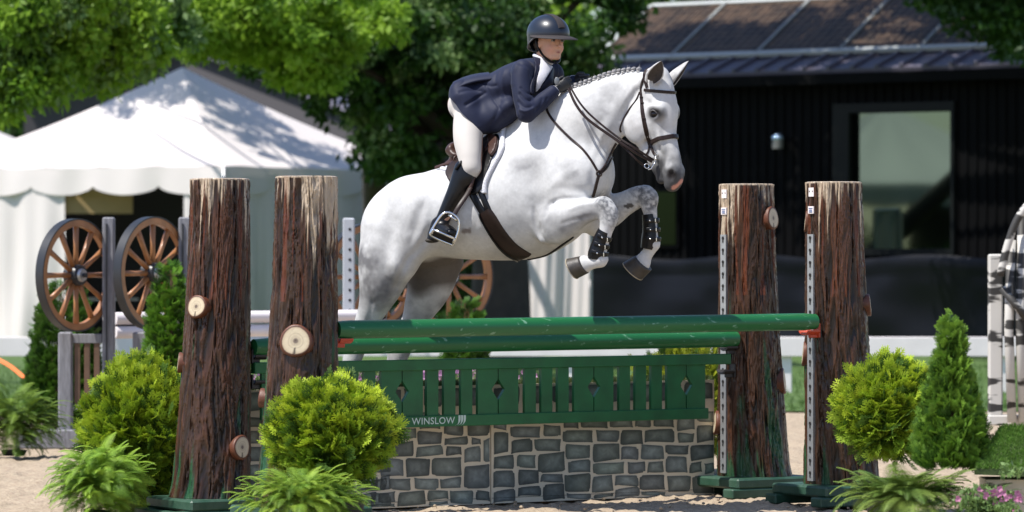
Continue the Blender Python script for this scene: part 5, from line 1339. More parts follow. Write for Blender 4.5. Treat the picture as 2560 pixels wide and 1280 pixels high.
# ================================================================ RIDER
rider = empty('person', Hc(1180,420), 'rider in navy jacket, white breeches and dark helmet crouching over the horse', 'person')
def RC(px, py, lat=0.0, dy=0.0): return W(px, py, YH+dyc(px)*1.0+dy-lat/math.cos(YAW))
def RX(px, py, lat, dy=0.0):
    """measured place of the MIDDLE plane, then moved truly sideways"""
    return W(px, py, YH+dyc(px)+dy)+LATN*lat
# body frame: hips over the saddle, chest low and forward
rh = .0065
# near shoulder measured ~(1302,172); far shoulder ~(1392,178)
SHN = W(1305,180,YH+dyc(1345)-.17); SHF = W(1382,186,YH+dyc(1345)+.17)
ELN = W(1316,282,YH+dyc(1345)-.26); WRN = W(1382,230,YH+dyc(1400)-.13)
ELF = W(1400,262,YH+dyc(1345)+.26); WRF = W(1432,204,YH+dyc(1400)+.06)
HIPN = W(1172,268,YH+dyc(1165)-.13); KNN = W(1184,425,YH+dyc(1175)-.30); ANN = W(1106,556,YH+dyc(1130)-.36)
HIPF = HIPN-LATN*.26; KNF = KNN-LATN*.60; ANF = ANN-LATN*.72
spine = [W(1165,262,YH+dyc(1165)), W(1205,245,YH+dyc(1205)), W(1255,222,YH+dyc(1255)), W(1310,196,YH+dyc(1310)), W(1342,178,YH+dyc(1342))]
HDC = W(1377,98.5,YH+dyc(1370)-.02)
PH = R(55); fh = np.array([math.cos(PH), -math.sin(PH), -.02]); fh = unit(fh); fl = unit(np.cross(up, fh)); fl = -fl if fl@np.array([-1,-1,0]) < 0 else fl; fu = unit(np.cross(fh, fl)); fu = fu if fu[2] > 0 else -fu
FM = np.column_stack([fh, fl, fu])
def FD(u, l, z): return HDC+fh*u+fl*l+fu*z
def limb(F, pts, rad, k, lat=None, b=None, n=8): F.chain(pts, rad, b or rad, LATN if lat is None else lat, k=k, n=n)
BF = Field(W(1040,700,YH)-[.05,.95,.05], W(1500,0,YH)+[.1,.85,.05], rh)
BF.chain(spine, [.10,.10,.095,.10,.07], [.15,.13,.13,.15,.14], LATN, k=.05)
for hp, kn_, an in ((HIPN,KNN,ANN),(HIPF,KNF,ANF)):
    BF.chain([hp, hp*.5+kn_*.5, kn_], [.085,.072,.05],[.085,.07,.05], HEAD_DIR, k=.05)
    BF.chain([kn_, kn_*.65+an*.35, an], [.048,.045,.028],[.048,.045,.028], HEAD_DIR, k=.03)
    fd_ = unit(W(1128,584,24)-W(1096,566,24.06)); BF.chain([an-up*.03, an-up*.045+fd_*.06], [.020,.016],[.022,.02], LATN, k=.02)
for sh, el, wr in ((SHN,ELN,WRN),(SHF,ELF,WRF)):
    BF.chain([sh, sh*.5+el*.5, el], [.045,.04,.034],[.045,.04,.034], LATN, k=.04)
    BF.chain([el, el*.5+wr*.5, wr], [.034,.033,.022],[.034,.033,.022], LATN, k=.02)
# neck and head
NK0 = W(1347,170,YH+dyc(1345)); 
BF.chain([NK0, FD(-.045,0,-.075)], [.055,.052],[.055,.052], LATN, k=.03)
BF.ell(FD(-.02,0,.02), (.090,.072,.095), FM, k=.03)       # skull
BF.ell(FD(.018,0,-.045), (.060,.058,.075), FM, k=.03)     # face
BF.ell(FD(.056,0,-.104), (.022,.025,.018), FM, k=.02)     # chin
for sg in (1,-1):
    BF.chain([FD(-.035,.052*sg,-.075), FD(.043,.022*sg,-.104)], [.018,.015],[.016,.014], fl, k=.02)   # jaw
    BF.ell(FD(.046,.032*sg,-.052), (.024,.020,.024), FM, k=.02)   # cheek
    BF.ell(FD(.082,.030*sg,-.008), (.012,.017,.011), FM, k=.012, cut=True)   # eye socket
    BF.ell(FD(.0700,.030*sg,-.0005), (.0100,.0155,.0050), FM, k=.004); BF.ell(FD(.0690,.030*sg,-.0175), (.0095,.0150,.0050), FM, k=.004)
    BF.ell(FD(.068,.030*sg,.012), (.016,.022,.008), FM, k=.012)   # brow
    BF.ell(FD(.084,.010*sg,-.047), (.008,.006,.005), FM, k=.006)  # nostril wing
    BF.ell(FD(-.018,.070*sg,-.028), (.016,.008,.028), FM, k=.006) # ear
BF.chain([FD(.074,0,.0), FD(.089,0,-.028), FD(.098,0,-.043)], [.007,.009,.0105],[.006,.008,.010], fl, k=.009)  # nose
BF.ell(FD(.0745,0,-.0735), (.0085,.019,.0045), FM, k=.008); BF.ell(FD(.0735,0,-.0835), (.0085,.017,.005), FM, k=.008)
BF.ell(FD(.086,0,-.0785), (.009,.019,.0014), FM, k=.002, cut=True)
bv, bf = BF.surf(3); del BF
m_hair = mat('dark_hair', (.025,.014,.010), rough=.55, bump=.4, bscale=120)
m_skin = mat('skin', (.52,.30,.22), rough=.5, spec=.35, attr=True, sss=.08, var=.06, vscale=60)
sc_ = np.tile(np.array([.56,.32,.22]), (len(bv),1)); fq = (bv-HDC)@FM
def sp(p, rad, col, amt, s3=(1,1,1)):
    global sc_
    d = np.linalg.norm((fq-np.array(p))*np.array(s3), axis=1); w = np.clip((1-d/rad)*1.5, 0, 1)*amt; sc_ = sc_*(1-w[:,None])+np.array(col)*w[:,None]
for sg in (1,-1): sp((.055,.045*sg,-.06), .045, (.60,.29,.21), .6)
sp((.083,0,-.0785), .022, (.26,.07,.06), 1.0, (1,1,2.8))
sp((.10,0,-.045), .018, (.62,.28,.22), .5)
for sg in (1,-1): sp((.080,.032*sg,.011), .022, (.09,.05,.03), .85, (.6,.8,3.8))
for sg in (1,-1): sp((.08,.030*sg,-.008), .016, (.33,.17,.12), .6)  # eye-socket shadow painted into the skin colour
body = mesh('body', bv, bf, m_skin, rider, smooth=True); vcol(body, sc_)
for sg in (1,-1):
    MB().sphere(FD(.0640,.030*sg,-.009), .0125, 16, 12).mat(1).sphere(FD(.0718,.0305*sg,-.0085), .0066, 12, 8).build('eye', [mat('eye_white', (.24,.22,.21), rough=.3), mat('iris', (.03,.018,.012), rough=.1)], rider, smooth=True)
for sg in (1,-1):
    MB().tube(catmull([FD(.066,.044*sg,-.0085), FD(.0765,.036*sg,-.0035), FD(.0785,.028*sg,-.0030), FD(.073,.017*sg,-.009)], 4), [.0006]+[.0016]*11+[.0006], 6).build('eyelash', m_hair, rider, smooth=True)
    MB().tube(catmull([FD(.064,.047*sg,.010), FD(.077,.036*sg,.0145), FD(.081,.024*sg,.0125), FD(.080,.014*sg,.0095)], 4), [.0008]+[.0024]*11+[.0008], 6, flat=.6).build('eyebrow', m_hair, rider, smooth=True)
# helmet: shell, brim, strap
m_helm = mat('helmet_shell', (.010,.015,.027), rough=.36, spec=.45, coat=.15)
m_suede = mat('helmet_suede', (.030,.024,.024), rough=.8, bump=.3, bscale=200)
m_trim = mat('helmet_trim', (.12,.12,.13), rough=.35)
HH = FD(-.028,0,.034); tilt = unit(fu+fh*.02); hx = unit(fh-tilt*(fh@tilt)); HMX = np.column_stack([hx, fl, tilt])
def HP(a, z, r_=1.0, ra=.148, rb=.118, rz=.125):
    return HH+hx*math.cos(a)*ra*r_+fl*math.sin(a)*rb*r_+tilt*z
vs = []; fs = []; n = 56; rows = 16
def lower(a):   # lower rim: brim level in front, dips behind the ears
    c_ = math.cos(a); return -.022-.070*max(0, -c_+.15)**.9*1.0 if c_ < .15 else -.022
for i in range(rows+1):
    for k in range(n):
        a = 2*math.pi*k/n; e = i/rows; z0 = lower(a); zt = .116
        if e < .35: z = z0*(1-e/.35); r_ = 1.0-.10*(z/ -.1 if z < 0 else 0)*.8
        else:
            th = (e-.35)/.65*math.pi/2; z = zt*math.sin(th); r_ = max(math.cos(th), .002)
        vs.append(HP(a, z, r_))
for i in range(rows):
    for k in range(n): fs.append((i*n+k, i*n+(k+1) % n, (i+1)*n+(k+1) % n, (i+1)*n+k))
o = len(vs)
for i in range(rows+1):
    for k in range(n):
        v = vs[i*n+k]; vs.append(HH+(v-HH)*.90+tilt*(.0))
for i in range(rows):
    for k in range(n): fs.append((o+i*n+(k+1) % n, o+i*n+k, o+(i+1)*n+k, o+(i+1)*n+(k+1) % n))
for k in range(n): fs.append(((k+1) % n, k, o+k, o+(k+1) % n))
fs.append(tuple(rows*n+k for k in range(n)))
helmet = mesh('helmet', vs, fs, [m_helm], rider, smooth=True)
# brim
vs = []; fs = []; n2 = 40
for k in range(n2+1):
    a = R(-98)+R(196)*k/n2; w_ = max(0, math.cos(a))**.8; ext = .005+.066*w_
    p0 = HP(a, -.016, .985); d = unit(hx*math.cos(a)*.148*1.15+fl*math.sin(a)*.118)
    p1 = p0+d*ext*.55-tilt*(.004+.004*w_); p2 = p0+d*ext-tilt*(.016*w_+.002)
    for q in (p0+tilt*.006, p1+tilt*.003, p2, p2-tilt*.004, p1-tilt*.005, p0-tilt*.008): vs.append(q)
for k in range(n2):
    for j in range(6): fs.append((k*6+j, k*6+(j+1) % 6, (k+1)*6+(j+1) % 6, (k+1)*6+j))
mesh('brim', vs, fs, m_suede, helmet, smooth=True)
mb = MB(); mb.tube([HP(2*math.pi*k/60, lower(2*math.pi*k/60)-.002, 1.0-.10*(lower(2*math.pi*k/60)/-.1)*.8) for k in range(61)], .0045, 6, caps=False); mb.build('rim', m_trim, helmet, smooth=True)
mb = MB(); P = []; Nn = []
for e in np.linspace(.30, 1.75, 18): P.append(HH+hx*.148*math.cos(e)+tilt*.116*math.sin(e)); Nn.append(hx*math.cos(e)+tilt*math.sin(e))
ribbon(mb, P, Nn, list(.034+.016*np.linspace(1, 0, 18)), .004); mb.build('centre_panel', m_suede, helmet, autosmooth=50)
MB().box(P[0]+Nn[0]*.004, (.004,.026,.008), rot=Matrix(HMX.tolist())).build('vent', m_blk, helmet)
for sg in (1,-1):
    mb = MB(); C = catmull([FD(-.045,.078*sg,.03), FD(-.030,.074*sg,-.035), FD(-.005,.062*sg,-.085), FD(.030,.035*sg,-.128), FD(.045,0,-.140)], 5); mb.tube(C, [.015]*6+[.012]*8+[.013]*7, 8, flat=.45); mb.build('chin_strap', m_blk, helmet, smooth=True)
    mb = MB(); C = catmull([FD(-.115,.055*sg,-.03), FD(-.075,.068*sg,-.070), FD(-.03,.068*sg,-.068)], 5); mb.tube(C, .012, 8, flat=.5); mb.build('harness', m_blk, helmet, smooth=True)
mb = MB(); mb.sphere(FD(-.055,0,-.01), .082, 20, 14, (1.0,.93,1.0), Matrix(FM.tolist())); mb.build('hair', m_hair, rider, smooth=True)
# --- breeches
m_breech = mat('breeches', (.50,.47,.435), rough=.75, sheen=.2, bump=.05, bscale=80, var=.06, vscale=6)
PF = Field(W(1080,500,YH)-[.05,.75,.0], W(1260,220,YH)+[.1,.75,.05], rh)
PF.chain([W(1174,262,YH+dyc(1165)), W(1200,250,YH+dyc(1200))], [.115,.11],[.17,.15], LATN, k=.05)
for s_, hp, kn_, an in ((1,HIPN,KNN,ANN),(-1,HIPF,KNF,ANF)):
    q = lambda a, b, dl: (W(a, b, YH+dyc(a)+dl) if s_ > 0 else W(a, b, YH+dyc(a)+dl)-LATN*(.26+.34*(b-260)/165))
    PF.chain([q(1178,262,-.13), q(1171,310,-.19), q(1170,350,-.25), q(1174,392,-.31), q(1176,420,-.33)], [.096,.093,.087,.070,.058],[.078,.084,.080,.065,.055], LATN, k=.05)
    PF.chain([q(1176,420,-.33), kn_*.7+an*.3], [.056,.045],[.055,.045], LATN, k=.03)
ev, ef = PF.surf(4); del PF
mesh('breeches', ev, ef, m_breech, rider, smooth=True)
# --- tall boots
for s_, kn_, an in ((1,KNN,ANN),(-1,KNF,ANF)):
    TF = Field(np.minimum(kn_, an)-[.22,.22,.26], np.maximum(kn_, an)+[.2,.2,.12], .006)
    Dq = (lambda a, b, dl: W(a, b, YH+dyc(a)+dl)) if s_ > 0 else (lambda a, b, dl: W(a, b, YH+dyc(a)+dl)-LATN*(.60+.12*(b-420)/130))
    TF.chain([Dq(1164,424,-.33), Dq(1154,452,-.34), Dq(1142,482,-.35), Dq(1124,515,-.36), Dq(1109,545,-.37), Dq(1103,562,-.37)], [.070,.067,.062,.050,.043,.044],[.060,.060,.056,.048,.042,.042], LATN, k=.03)
    TF.ell(Dq(1170,446,-.33), (.04,.05,.05), k=.04)
    fdir = unit(Dq(1132,588,-.44)-Dq(1088,574,-.37))
    TF.chain([Dq(1094,566,-.37), Dq(1108,572,-.40), Dq(1122,578,-.44), Dq(1130,583,-.47)], [.044,.040,.034,.026],[.036,.042,.045,.038], LATN, k=.02)
    TF.ell(Dq(1084,598,-.37), (.040,.04,.022), k=.012)
    TF.chain([Dq(1095,560,-.37), Dq(1084,585,-.37)], [.040,.036],[.036,.036], LATN, k=.02)
    # slanted top
    cpt = Dq(1168,416,-.33); TF.ell(cpt+up*.13+HEAD_DIR*.085, (.20,.2,.085), np.column_stack([unit(np.array([.54,-.2,-.82])), LATN, unit(np.array([.82,-.3,.54]))]), k=.004, cut=True)
    tv, tf = TF.surf(2); del TF
    bt = mesh('boot', tv, tf, m_blk, rider, smooth=True)
    if s_ > 0:
        mb = MB(); mb.sphere(Dq(1079,601,-.375), .036, 12, 8, (1.1,1,.45)); mb.sphere(Dq(1120,586,-.43), .036, 12, 8, (1.3,1,.35)); mb.build('sole', mat('sole_rubber', (.05,.042,.03), rough=.8, var=.4, vscale=60), bt, smooth=True)
        mb = MB(); P = np.array([Dq(1157,400,-.36), Dq(1150,408,-.395), Dq(1139,424,-.40)]); mb.tube(catmull(P, 4), .007, 6); mb.build('zip', m_blk, bt, smooth=True)
        mb = MB(); mb.tube([Dq(1096,560,-.42), Dq(1085,562,-.43), Dq(1076,567,-.43)], .003, 5); mb.tube([Dq(1092,566,-.42), Dq(1080,573,-.43)], .003, 5)
        for j in range(5): mb.tube([Dq(1098+j*2,562+j*5,-.435), Dq(1112+j*3,558+j*5,-.44)], .003, 5)
        mb.build('laces', m_blk, bt)
# --- jacket
m_navy = mat('navy_jacket', (.013,.017,.041), rough=.62, spec=.2, sheen=.05, bump=.05, bscale=60, var=.12, vscale=10)
m_navy2 = mat('navy_lapel', (.010,.011,.026), rough=.6, spec=.3)
JF = Field(W(1115,375,YH)-[.05,.65,.02], W(1440,120,YH)+[.05,.65,.03], .006)
jp = [(1188,250,.098,.165),(1205,240,.108,.165),(1248,225,.112,.160),(1292,205,.118,.165),(1325,190,.105,.165),(1345,176,.075,.12)]
JF.chain([W(a,b,YH+dyc(a)) for a,b,_,_ in jp], [p[2] for p in jp], [p[3] for p in jp], LATN, k=.05)
JF.ell(W(1345,205,YH+dyc(1345)-.06), (.08,.12,.10), k=.06)
# skirt of the jacket over the hips
JF.chain([W(1190,215,YH+dyc(1172)-.02), W(1184,240,YH+dyc(1165)-.02), W(1190,265,YH+dyc(1172)-.04)], [.058,.100,.110],[.175,.225,.245], LATN, k=.03)
for s_ in (1,-1):
    q = lambda a, b, dl: W(a, b, YH+dyc(a))+LATN*dl*s_
    JF.chain([q(1190,258,.175), q(1202,292,.195), q(1222,322,.20)], [.09,.080,.05],[.06,.065,.05], LATN, k=.05)
JF.chain([W(1240,250,YH+dyc(1240)), W(1255,285,YH+dyc(1255)-.05)], [.09,.06],[.15,.14], LATN, k=.06)
JF.chain([W(1205,300,YH+dyc(1205)-.12), W(1238,296,YH+dyc(1238)-.10), W(1275,275,YH+dyc(1275)-.06)], [.085,.085,.075], [.10,.12,.14], LATN, k=.05)
for sh, el, wr, nr in ((SHN,ELN,WRN,1),(SHF,ELF,WRF,0)):
    JF.chain([sh*.8+W(1330,185,YH+dyc(1330))*.2, sh, sh*.5+el*.5+np.array([-.012,0,0]), el], [.07,.068,.062,.060],[.07,.066,.062,.058], LATN, k=.035)
    JF.chain([el, el*.55+wr*.45-up*.006, wr], [.058,.052,.040],[.056,.050,.038], LATN, k=.012)
jv, jf = JF.surf(3); del JF
# folds
js = scr(jv); jn = normals(jv, jf)
def fold(pts, rad, amp):
    global jv
    d = segdist(js, catmull(np.array(pts, float), 5)); w = np.clip(1-d/rad, 0, 1)**1.5; fr = (jn[:,1] < .2); jv = jv+jn*(w*fr*amp)[:,None]
for pts, rad, amp in [([(1300,235),(1312,248),(1326,252)],5,-.009),([(1296,255),(1310,268),(1328,268)],5,-.008),([(1303,220),(1316,232),(1330,236)],4,-.007),([(1300,275),(1316,278),(1334,270)],5,.008),
                      ([(1276,190),(1284,225),(1290,262),(1298,292)],6,-.005),([(1300,158),(1322,168),(1328,190)],6,-.006),([(1240,182),(1238,205),(1250,240)],5,-.005),([(1205,205),(1225,215),(1240,214)],5,-.006),
                      ([(1150,230),(1175,225),(1205,228)],5,-.006),([(1165,262),(1185,250),(1212,232)],5,-.010),([(1250,255),(1240,290),(1222,322)],7,-.006),([(1342,275),(1352,262),(1356,248)],5,-.006),([(1350,280),(1362,262),(1368,246)],5,-.006),
                      ([(1210,190),(1215,215),(1235,250),(1262,290)],4,-.005),([(1262,175),(1255,205),(1262,240)],6,.006),([(1290,165),(1282,185),(1280,210)],6,.006)]: fold(pts, rad*1.5, amp)
jv = jv+jn*(fbm(jv*14,2,4)*.003)[:,None]
# trim with the measured hem: below the hem line nothing of the skirt remains
hem = [(1124,244),(1140,262),(1152,280),(1168,296),(1183,309),(1193,322),(1203,340),(1209,354),(1218,352),(1228,345),(1240,334),(1260,320),(1285,306),(1300,300)]
js = scr(jv); hx_ = np.interp(js[:,0], [h_[0] for h_ in hem], [h_[1] for h_ in hem]); over = (js[:,1] > hx_) & (js[:,0] > 1100) & (js[:,0] < 1290)
pull = np.where(over, (js[:,1]-hx_)/SP, 0); jv[:,2] += pull
jv = relax(jv, jf, 1)
jacket = mesh('jacket', jv, jf, m_navy, rider, smooth=True)
JT = bvh(jv, jf)
# tail flap, shirt, lapels
mb = MB(); yb = YH+dyc(1170)-.06
P = catmull(np.array([(1222,186),(1190,190),(1160,198),(1132,211)], float), 4)
row = []
for i, (a, b) in enumerate(P): row += [W(a, b-6, yb+.16), W(a+2, b-1, yb-.10), W(a+6, b+9, yb-.16)]
k = len(P)
mb.add(row+[np.array(q)-up*.012 for q in row], [(i*3+j, i*3+j+1, (i+1)*3+j+1, (i+1)*3+j) for i in range(k-1) for j in range(2)]+[(3*k+i*3+j+1, 3*k+i*3+j, 3*k+(i+1)*3+j, 3*k+(i+1)*3+j+1) for i in range(k-1) for j in range(2)]+
       [(i*3+2, (i+1)*3+2, 3*k+(i+1)*3+2, 3*k+i*3+2)[::-1] for i in range(k-1)]+[((k-1)*3, (k-1)*3+1, 3*k+(k-1)*3+1, 3*k+(k-1)*3), ((k-1)*3+1, (k-1)*3+2, 3*k+(k-1)*3+2, 3*k+(k-1)*3+1)])
mb.build('tail_flap', m_navy, jacket, smooth=True)
m_shirt = mat('white_shirt', (.60,.59,.62), rough=.8, bump=.25, bscale=30)
sq = [(1351,141),(1360,155),(1370,164),(1378,168),(1374,178),(1366,192),(1356,208),(1345,226),(1338,232),(1340,205),(1346,175)]
P2, f2 = patch(jv, jf, sq, .004, .010, curve=False)
mesh('shirt', P2, f2, m_shirt, rider, smooth=True)
mb = MB(); mb.torus(NK0*.45+FD(-.045,0,-.075)*.55, unit(FD(-.045,0,-.075)-NK0), .056, .012, 28, 8); mb.build('collar', m_shirt, rider, smooth=True)
for poly in ([(1330,138),(1345,133),(1352,150),(1348,175),(1342,205),(1336,232),(1326,238),(1324,215),(1332,190),(1336,165)], [(1380,165),(1388,158),(1396,172),(1390,195),(1376,212),(1356,226),(1342,238),(1352,215),(1368,192)]):
    P2, f2 = patch(jv, jf, poly, .003, .008)
    if len(P2) > 8: mesh('lapel', P2, f2, m_navy2, jacket, smooth=True)
P2 = []; _u = (jv, jf, [(1186,272),(1215,240),(1222,250),(1194,286)], .002, .005)
if len(P2) > 8: mesh('pocket_flap', P2, f2, m_navy, jacket, smooth=True)
# cuffs
for wr, el in ((WRN,ELN),(WRF,ELF)):
    d = unit(wr-el); mb = MB(); mb.tube([wr-d*.02, wr+d*.012, wr+d*.026], [.036,.036,.030], 20); mb.build('cuff', m_shirt, rider, smooth=True)
# --- gloved hands: palm, four curled fingers and a thumb each, closed on the reins
m_glove = mat('black_gloves', (.010,.010,.011), rough=.5, bump=.3, bscale=120)
def hand(wr, tgt, side, name='glove'):
    a = unit(tgt-wr); s_ = unit(np.cross(a, up)); s_ = s_ if s_@LATN > 0 else -s_; u_ = unit(np.cross(s_, a)); u_ = u_ if u_[2] > 0 else -u_
    F = Field(np.minimum(wr, tgt)-.10, np.maximum(wr, tgt)+.12, .0035)
    out = s_ if side > 0 else -s_
    p = lambda x, y, z: wr+a*x+out*y+u_*z
    F.chain([p(.012,0,0), p(.04,.003,.002), p(.085,.008,.004)], [.026,.034,.036],[.022,.022,.019], out, k=.015)
    for j, (zz_, ln) in enumerate(((.030,.040),(.011,.044),(-.009,.041),(-.027,.033))):
        b0 = p(.080,.010,zz_+.004)
        F.chain([b0, p(.080+ln*.75,.006,zz_), p(.084+ln*.80,-.020,zz_-.002), p(.062+ln*.35,-.034,zz_-.003)], [.0105,.0098,.0090,.0080],[.0105,.0098,.0090,.0080], u_, k=.004, n=5)
    F.chain([p(.035,-.010,.026), p(.062,-.022,.042), p(.092,-.020,.044)], [.0125,.0112,.0092],[.0125,.0112,.0092], s_, k=.008, n=5)
    v_, f_ = F.surf(1); return mesh(name, v_, f_, m_glove, rider, smooth=True)
hand(WRN+unit(WRN-ELN)*.018, W(1430,203,YH+dyc(1410)-.07), 1)
hand(WRF, W(1462,202,YH+dyc(1440)+.05), -1)
P = [W(1372,205,YH+dyc(1400)-.17), W(1374,196,YH+dyc(1400)-.16), W(1386,194,YH+dyc(1400)-.16), W(1397,196,YH+dyc(1400)-.16)]
MB().sphere(W(1392,203,YH+dyc(1400)-.15), .019, 12, 8, (.8,.3,1.3)).build('wrist_tag', mat('grey_tag', (.14,.15,.16), rough=.3), rider, smooth=True)

# ================================================================ PLANTS
def leaf2(name, c1, c2, tr=.3): return mat(name, c1, rough=.55, spec=.3, attr=True, var=.3, vscale=30, trans=tr)
m_thuja = leaf2('thuja_foliage', None or (.2,.3,.05), None); m_fern = leaf2('fern_frond', (.2,.3,.05), None)
m_stem = mat('woody_stem', (.13,.075,.035), rough=.8)
m_pot = mat('black_pot', (.012,.012,.012), rough=.6, bump=.2, bscale=20)
def spray(seed, L=.075, fine=True):
    """one flat scaly spray of an arborvitae: stem with forked side twigs of small pointed leaves, in the x-z plane, growing to +z"""
    g_ = random.Random(seed); Q = []
    def leafy(p, d, ln, w):
        n = max(2, int(ln/.0075))
        for k in range(n):
            a = p+d*ln*k/n; s_ = np.array([d[2], 0, -d[0]]); tl = ln/n*1.55; ww = w*(1-.35*k/n)
            Q.append([a-s_*ww*.25, a+d*tl*.45+s_*ww, a+d*tl, a+d*tl*.45-s_*ww])
    def twig(p, ang, ln, lv):
        d = np.array([math.sin(ang), 0, math.cos(ang)]); leafy(p, d, ln, .0026)
        if lv == 0: return
        n = 5 if lv == 2 else 3
        for k in range(n):
            e = .18+.7*k/n; s_ = 1 if k % 2 else -1
            bend = np.array([0, g_.uniform(-.12,.12)*ln, 0])
            twig(p+d*ln*e+bend*.3, ang+s_*g_.uniform(.55,.85), ln*(.60-.30*e)*g_.uniform(.85,1.1), lv-1)
            if lv == 2: twig(p+d*ln*(e+.07), ang-s_*g_.uniform(.55,.85), ln*(.55-.30*e), lv-1)
    twig(np.zeros(3), 0, L, 2); V_ = np.array(Q).reshape(-1, 3); V_[:, 1] += .012*np.sin(V_[:, 2]/L*2)+V_[:,0]**2*3*g_.choice((-1,1)); return V_
SPR = [spray(i) for i in range(5)]
def place(tmpl, pos, fwd, side, scale):
    fwd = fwd/np.linalg.norm(fwd, axis=1)[:,None]; side = side-fwd*(side*fwd).sum(1)[:,None]; side /= np.linalg.norm(side, axis=1)[:,None]+1e-9; nn = np.cross(side, fwd)
    t = tmpl[None]*scale[:,None,None]
    return pos[:,None,:]+t[...,0:1]*side[:,None,:]+t[...,1:2]*nn[:,None,:]+t[...,2:3]*fwd[:,None,:]
TIP = np.array([.55,.66,.045]); MIDG = np.array([.27,.43,.035]); DEEP = np.array([.08,.16,.025])
def conifer(name, label, centre, rx, rz, n, cols=(TIP, MIDG, DEEP), shape='globe', pot=None, group=None, cat='shrub', sc=1.0, seed=1, ry=None):
    g_ = np.random.default_rng(seed); c = np.array(centre, float); ry = ry or rx
    root = empty(name, (c[0], c[1], 0), label, cat, group)
    VV = []; CC = []; Fn = 0
    u = g_.normal(size=(n, 3)); u /= np.linalg.norm(u, axis=1)[:,None]
    if shape == 'globe':
        lump = 1+.42*fbm(u*1.9+seed, 3, seed); rr = lump*(.45+.55*g_.random(n)**.6); rr = np.where(g_.random(n) < .07, rr*1.14, rr); pos = c+u*rr[:,None]*np.array([rx, ry, rz]); fwd = u*np.array([1,1,.8])+np.array([0,0,.55])+g_.normal(size=(n,3))*.28
        side = np.cross(u, g_.normal(size=(n,3)))
    else:   # cone: z from foot to tip
        t = 1-np.sqrt(g_.random(n)); ph = g_.uniform(0, 6.283, n); prof = np.interp(t, [0,.06,.2,.45,.7,.85,.93,1], shape); lump = 1+.16*fbm(np.column_stack([np.cos(ph)*1.5, np.sin(ph)*1.5, t*5])+seed, 3, seed)
        r_ = prof*lump*(.55+.45*g_.random(n)**.5); pos = np.column_stack([c[0]+rx*r_*np.cos(ph), c[1]+ry*r_*np.sin(ph), c[2]-rz+2*rz*t])
        fwd = np.column_stack([np.cos(ph)*.75, np.sin(ph)*.75, np.full(n,.85)])+g_.normal(size=(n,3))*.28; side = np.cross(fwd, g_.normal(size=(n,3)))
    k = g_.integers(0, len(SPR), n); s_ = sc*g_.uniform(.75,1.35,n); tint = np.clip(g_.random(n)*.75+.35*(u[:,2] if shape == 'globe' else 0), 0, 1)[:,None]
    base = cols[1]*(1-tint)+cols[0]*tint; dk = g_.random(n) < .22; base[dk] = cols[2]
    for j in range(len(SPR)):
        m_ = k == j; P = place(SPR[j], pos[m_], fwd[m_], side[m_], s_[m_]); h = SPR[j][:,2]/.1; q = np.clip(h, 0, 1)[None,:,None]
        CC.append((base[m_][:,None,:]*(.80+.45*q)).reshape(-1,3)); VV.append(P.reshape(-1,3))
    VV = np.vstack(VV); CC = np.vstack(CC); VV[:,2] = np.maximum(VV[:,2], .01)
    o = mesh('foliage', VV, np.arange(len(VV)).reshape(-1,4), m_thuja, root); vcol(o, CC)
    mb = MB()
    for q in range(26):
        d = unit(g_.normal(size=3)+[0,0,.6]); e = np.array([rx,ry,rz])*.75 if shape == 'globe' else np.array([rx*.4,ry*.4,rz*.9]); b = np.array([c[0],c[1],max(.05, c[2]-rz*.9)])
        mb.tube(catmull([b, b*.5+(c+d*e)*.5+g_.normal(size=3)*.02, c+d*e], 3), [.008]*3+[.005]*3+[.002], 5)
    mb.build('stem', m_stem, root)
    if pot:
        pr, ph_ = pot; mb = MB(); n_ = 28; prof = [(.0,.80),(.9,.98),(.9,1.06),(1.0,1.06),(1.0,.96),(.93,.94),(.93,.02)]; vs = [(c[0]+math.cos(2*PI*i/n_)*pr*r_, c[1]+math.sin(2*PI*i/n_)*pr*r_, ph_*z_) for z_, r_ in prof for i in range(n_)]
        fs = [(i*n_+q, i*n_+(q+1) % n_, (i+1)*n_+(q+1) % n_, (i+1)*n_+q) for i in range(len(prof)-1) for q in range(n_)]; fs.append(tuple(range(n_-1,-1,-1)))
        mesh('pot', vs, fs, m_pot, root, autosmooth=40)
    return root
def frond(L, seed, npin=24, w=.072):
    """one fern frond along +z: rachis and two rows of toothed leaflets, drooping towards +y"""
    g_ = random.Random(seed); Q = []; bend = g_.uniform(.9,1.9); R_ = []
    for k in range(13):
        e = k/12; a = bend*e; R_.append(np.array([0, L*(1-math.cos(a))/bend, L*math.sin(a)/bend]))
    R_ = np.array(R_)
    def at(e): f = e*12; i = min(int(f), 11); return R_[i]+(R_[i+1]-R_[i])*(f-i), unit(R_[i+1]-R_[i])
    for k in range(12): Q.append([R_[k]+[-.0012,0,0], R_[k]+[.0012,0,0], R_[k+1]+[.0010,0,0], R_[k+1]+[-.0010,0,0]])
    for k in range(npin):
        e = .10+.90*k/npin; p, t = at(e); ln = w*math.sin(math.pi*min(1, .16+e*.84))**.75*(1-.25*e)+.004
        for s_ in (-1, 1):
            d = unit(np.array([s_, 0, 0])+t*.38); nn = np.cross(np.array([1.0,0,0]), t); hw = L/npin*.34
            for j in range(3):
                a = p+d*ln*j/3; b = p+d*ln*(j+1)/3-nn*.002*(j+1); h0 = hw*(1-.25*j); h1 = hw*(1-.25*(j+1))*(.4 if j == 2 else 1)
                Q.append([a-t*h0*.8, b-t*h1*.8, b+t*h1, a+t*h0])
    return np.array(Q).reshape(-1, 3)
FR = [frond(.26, i) for i in range(5)]
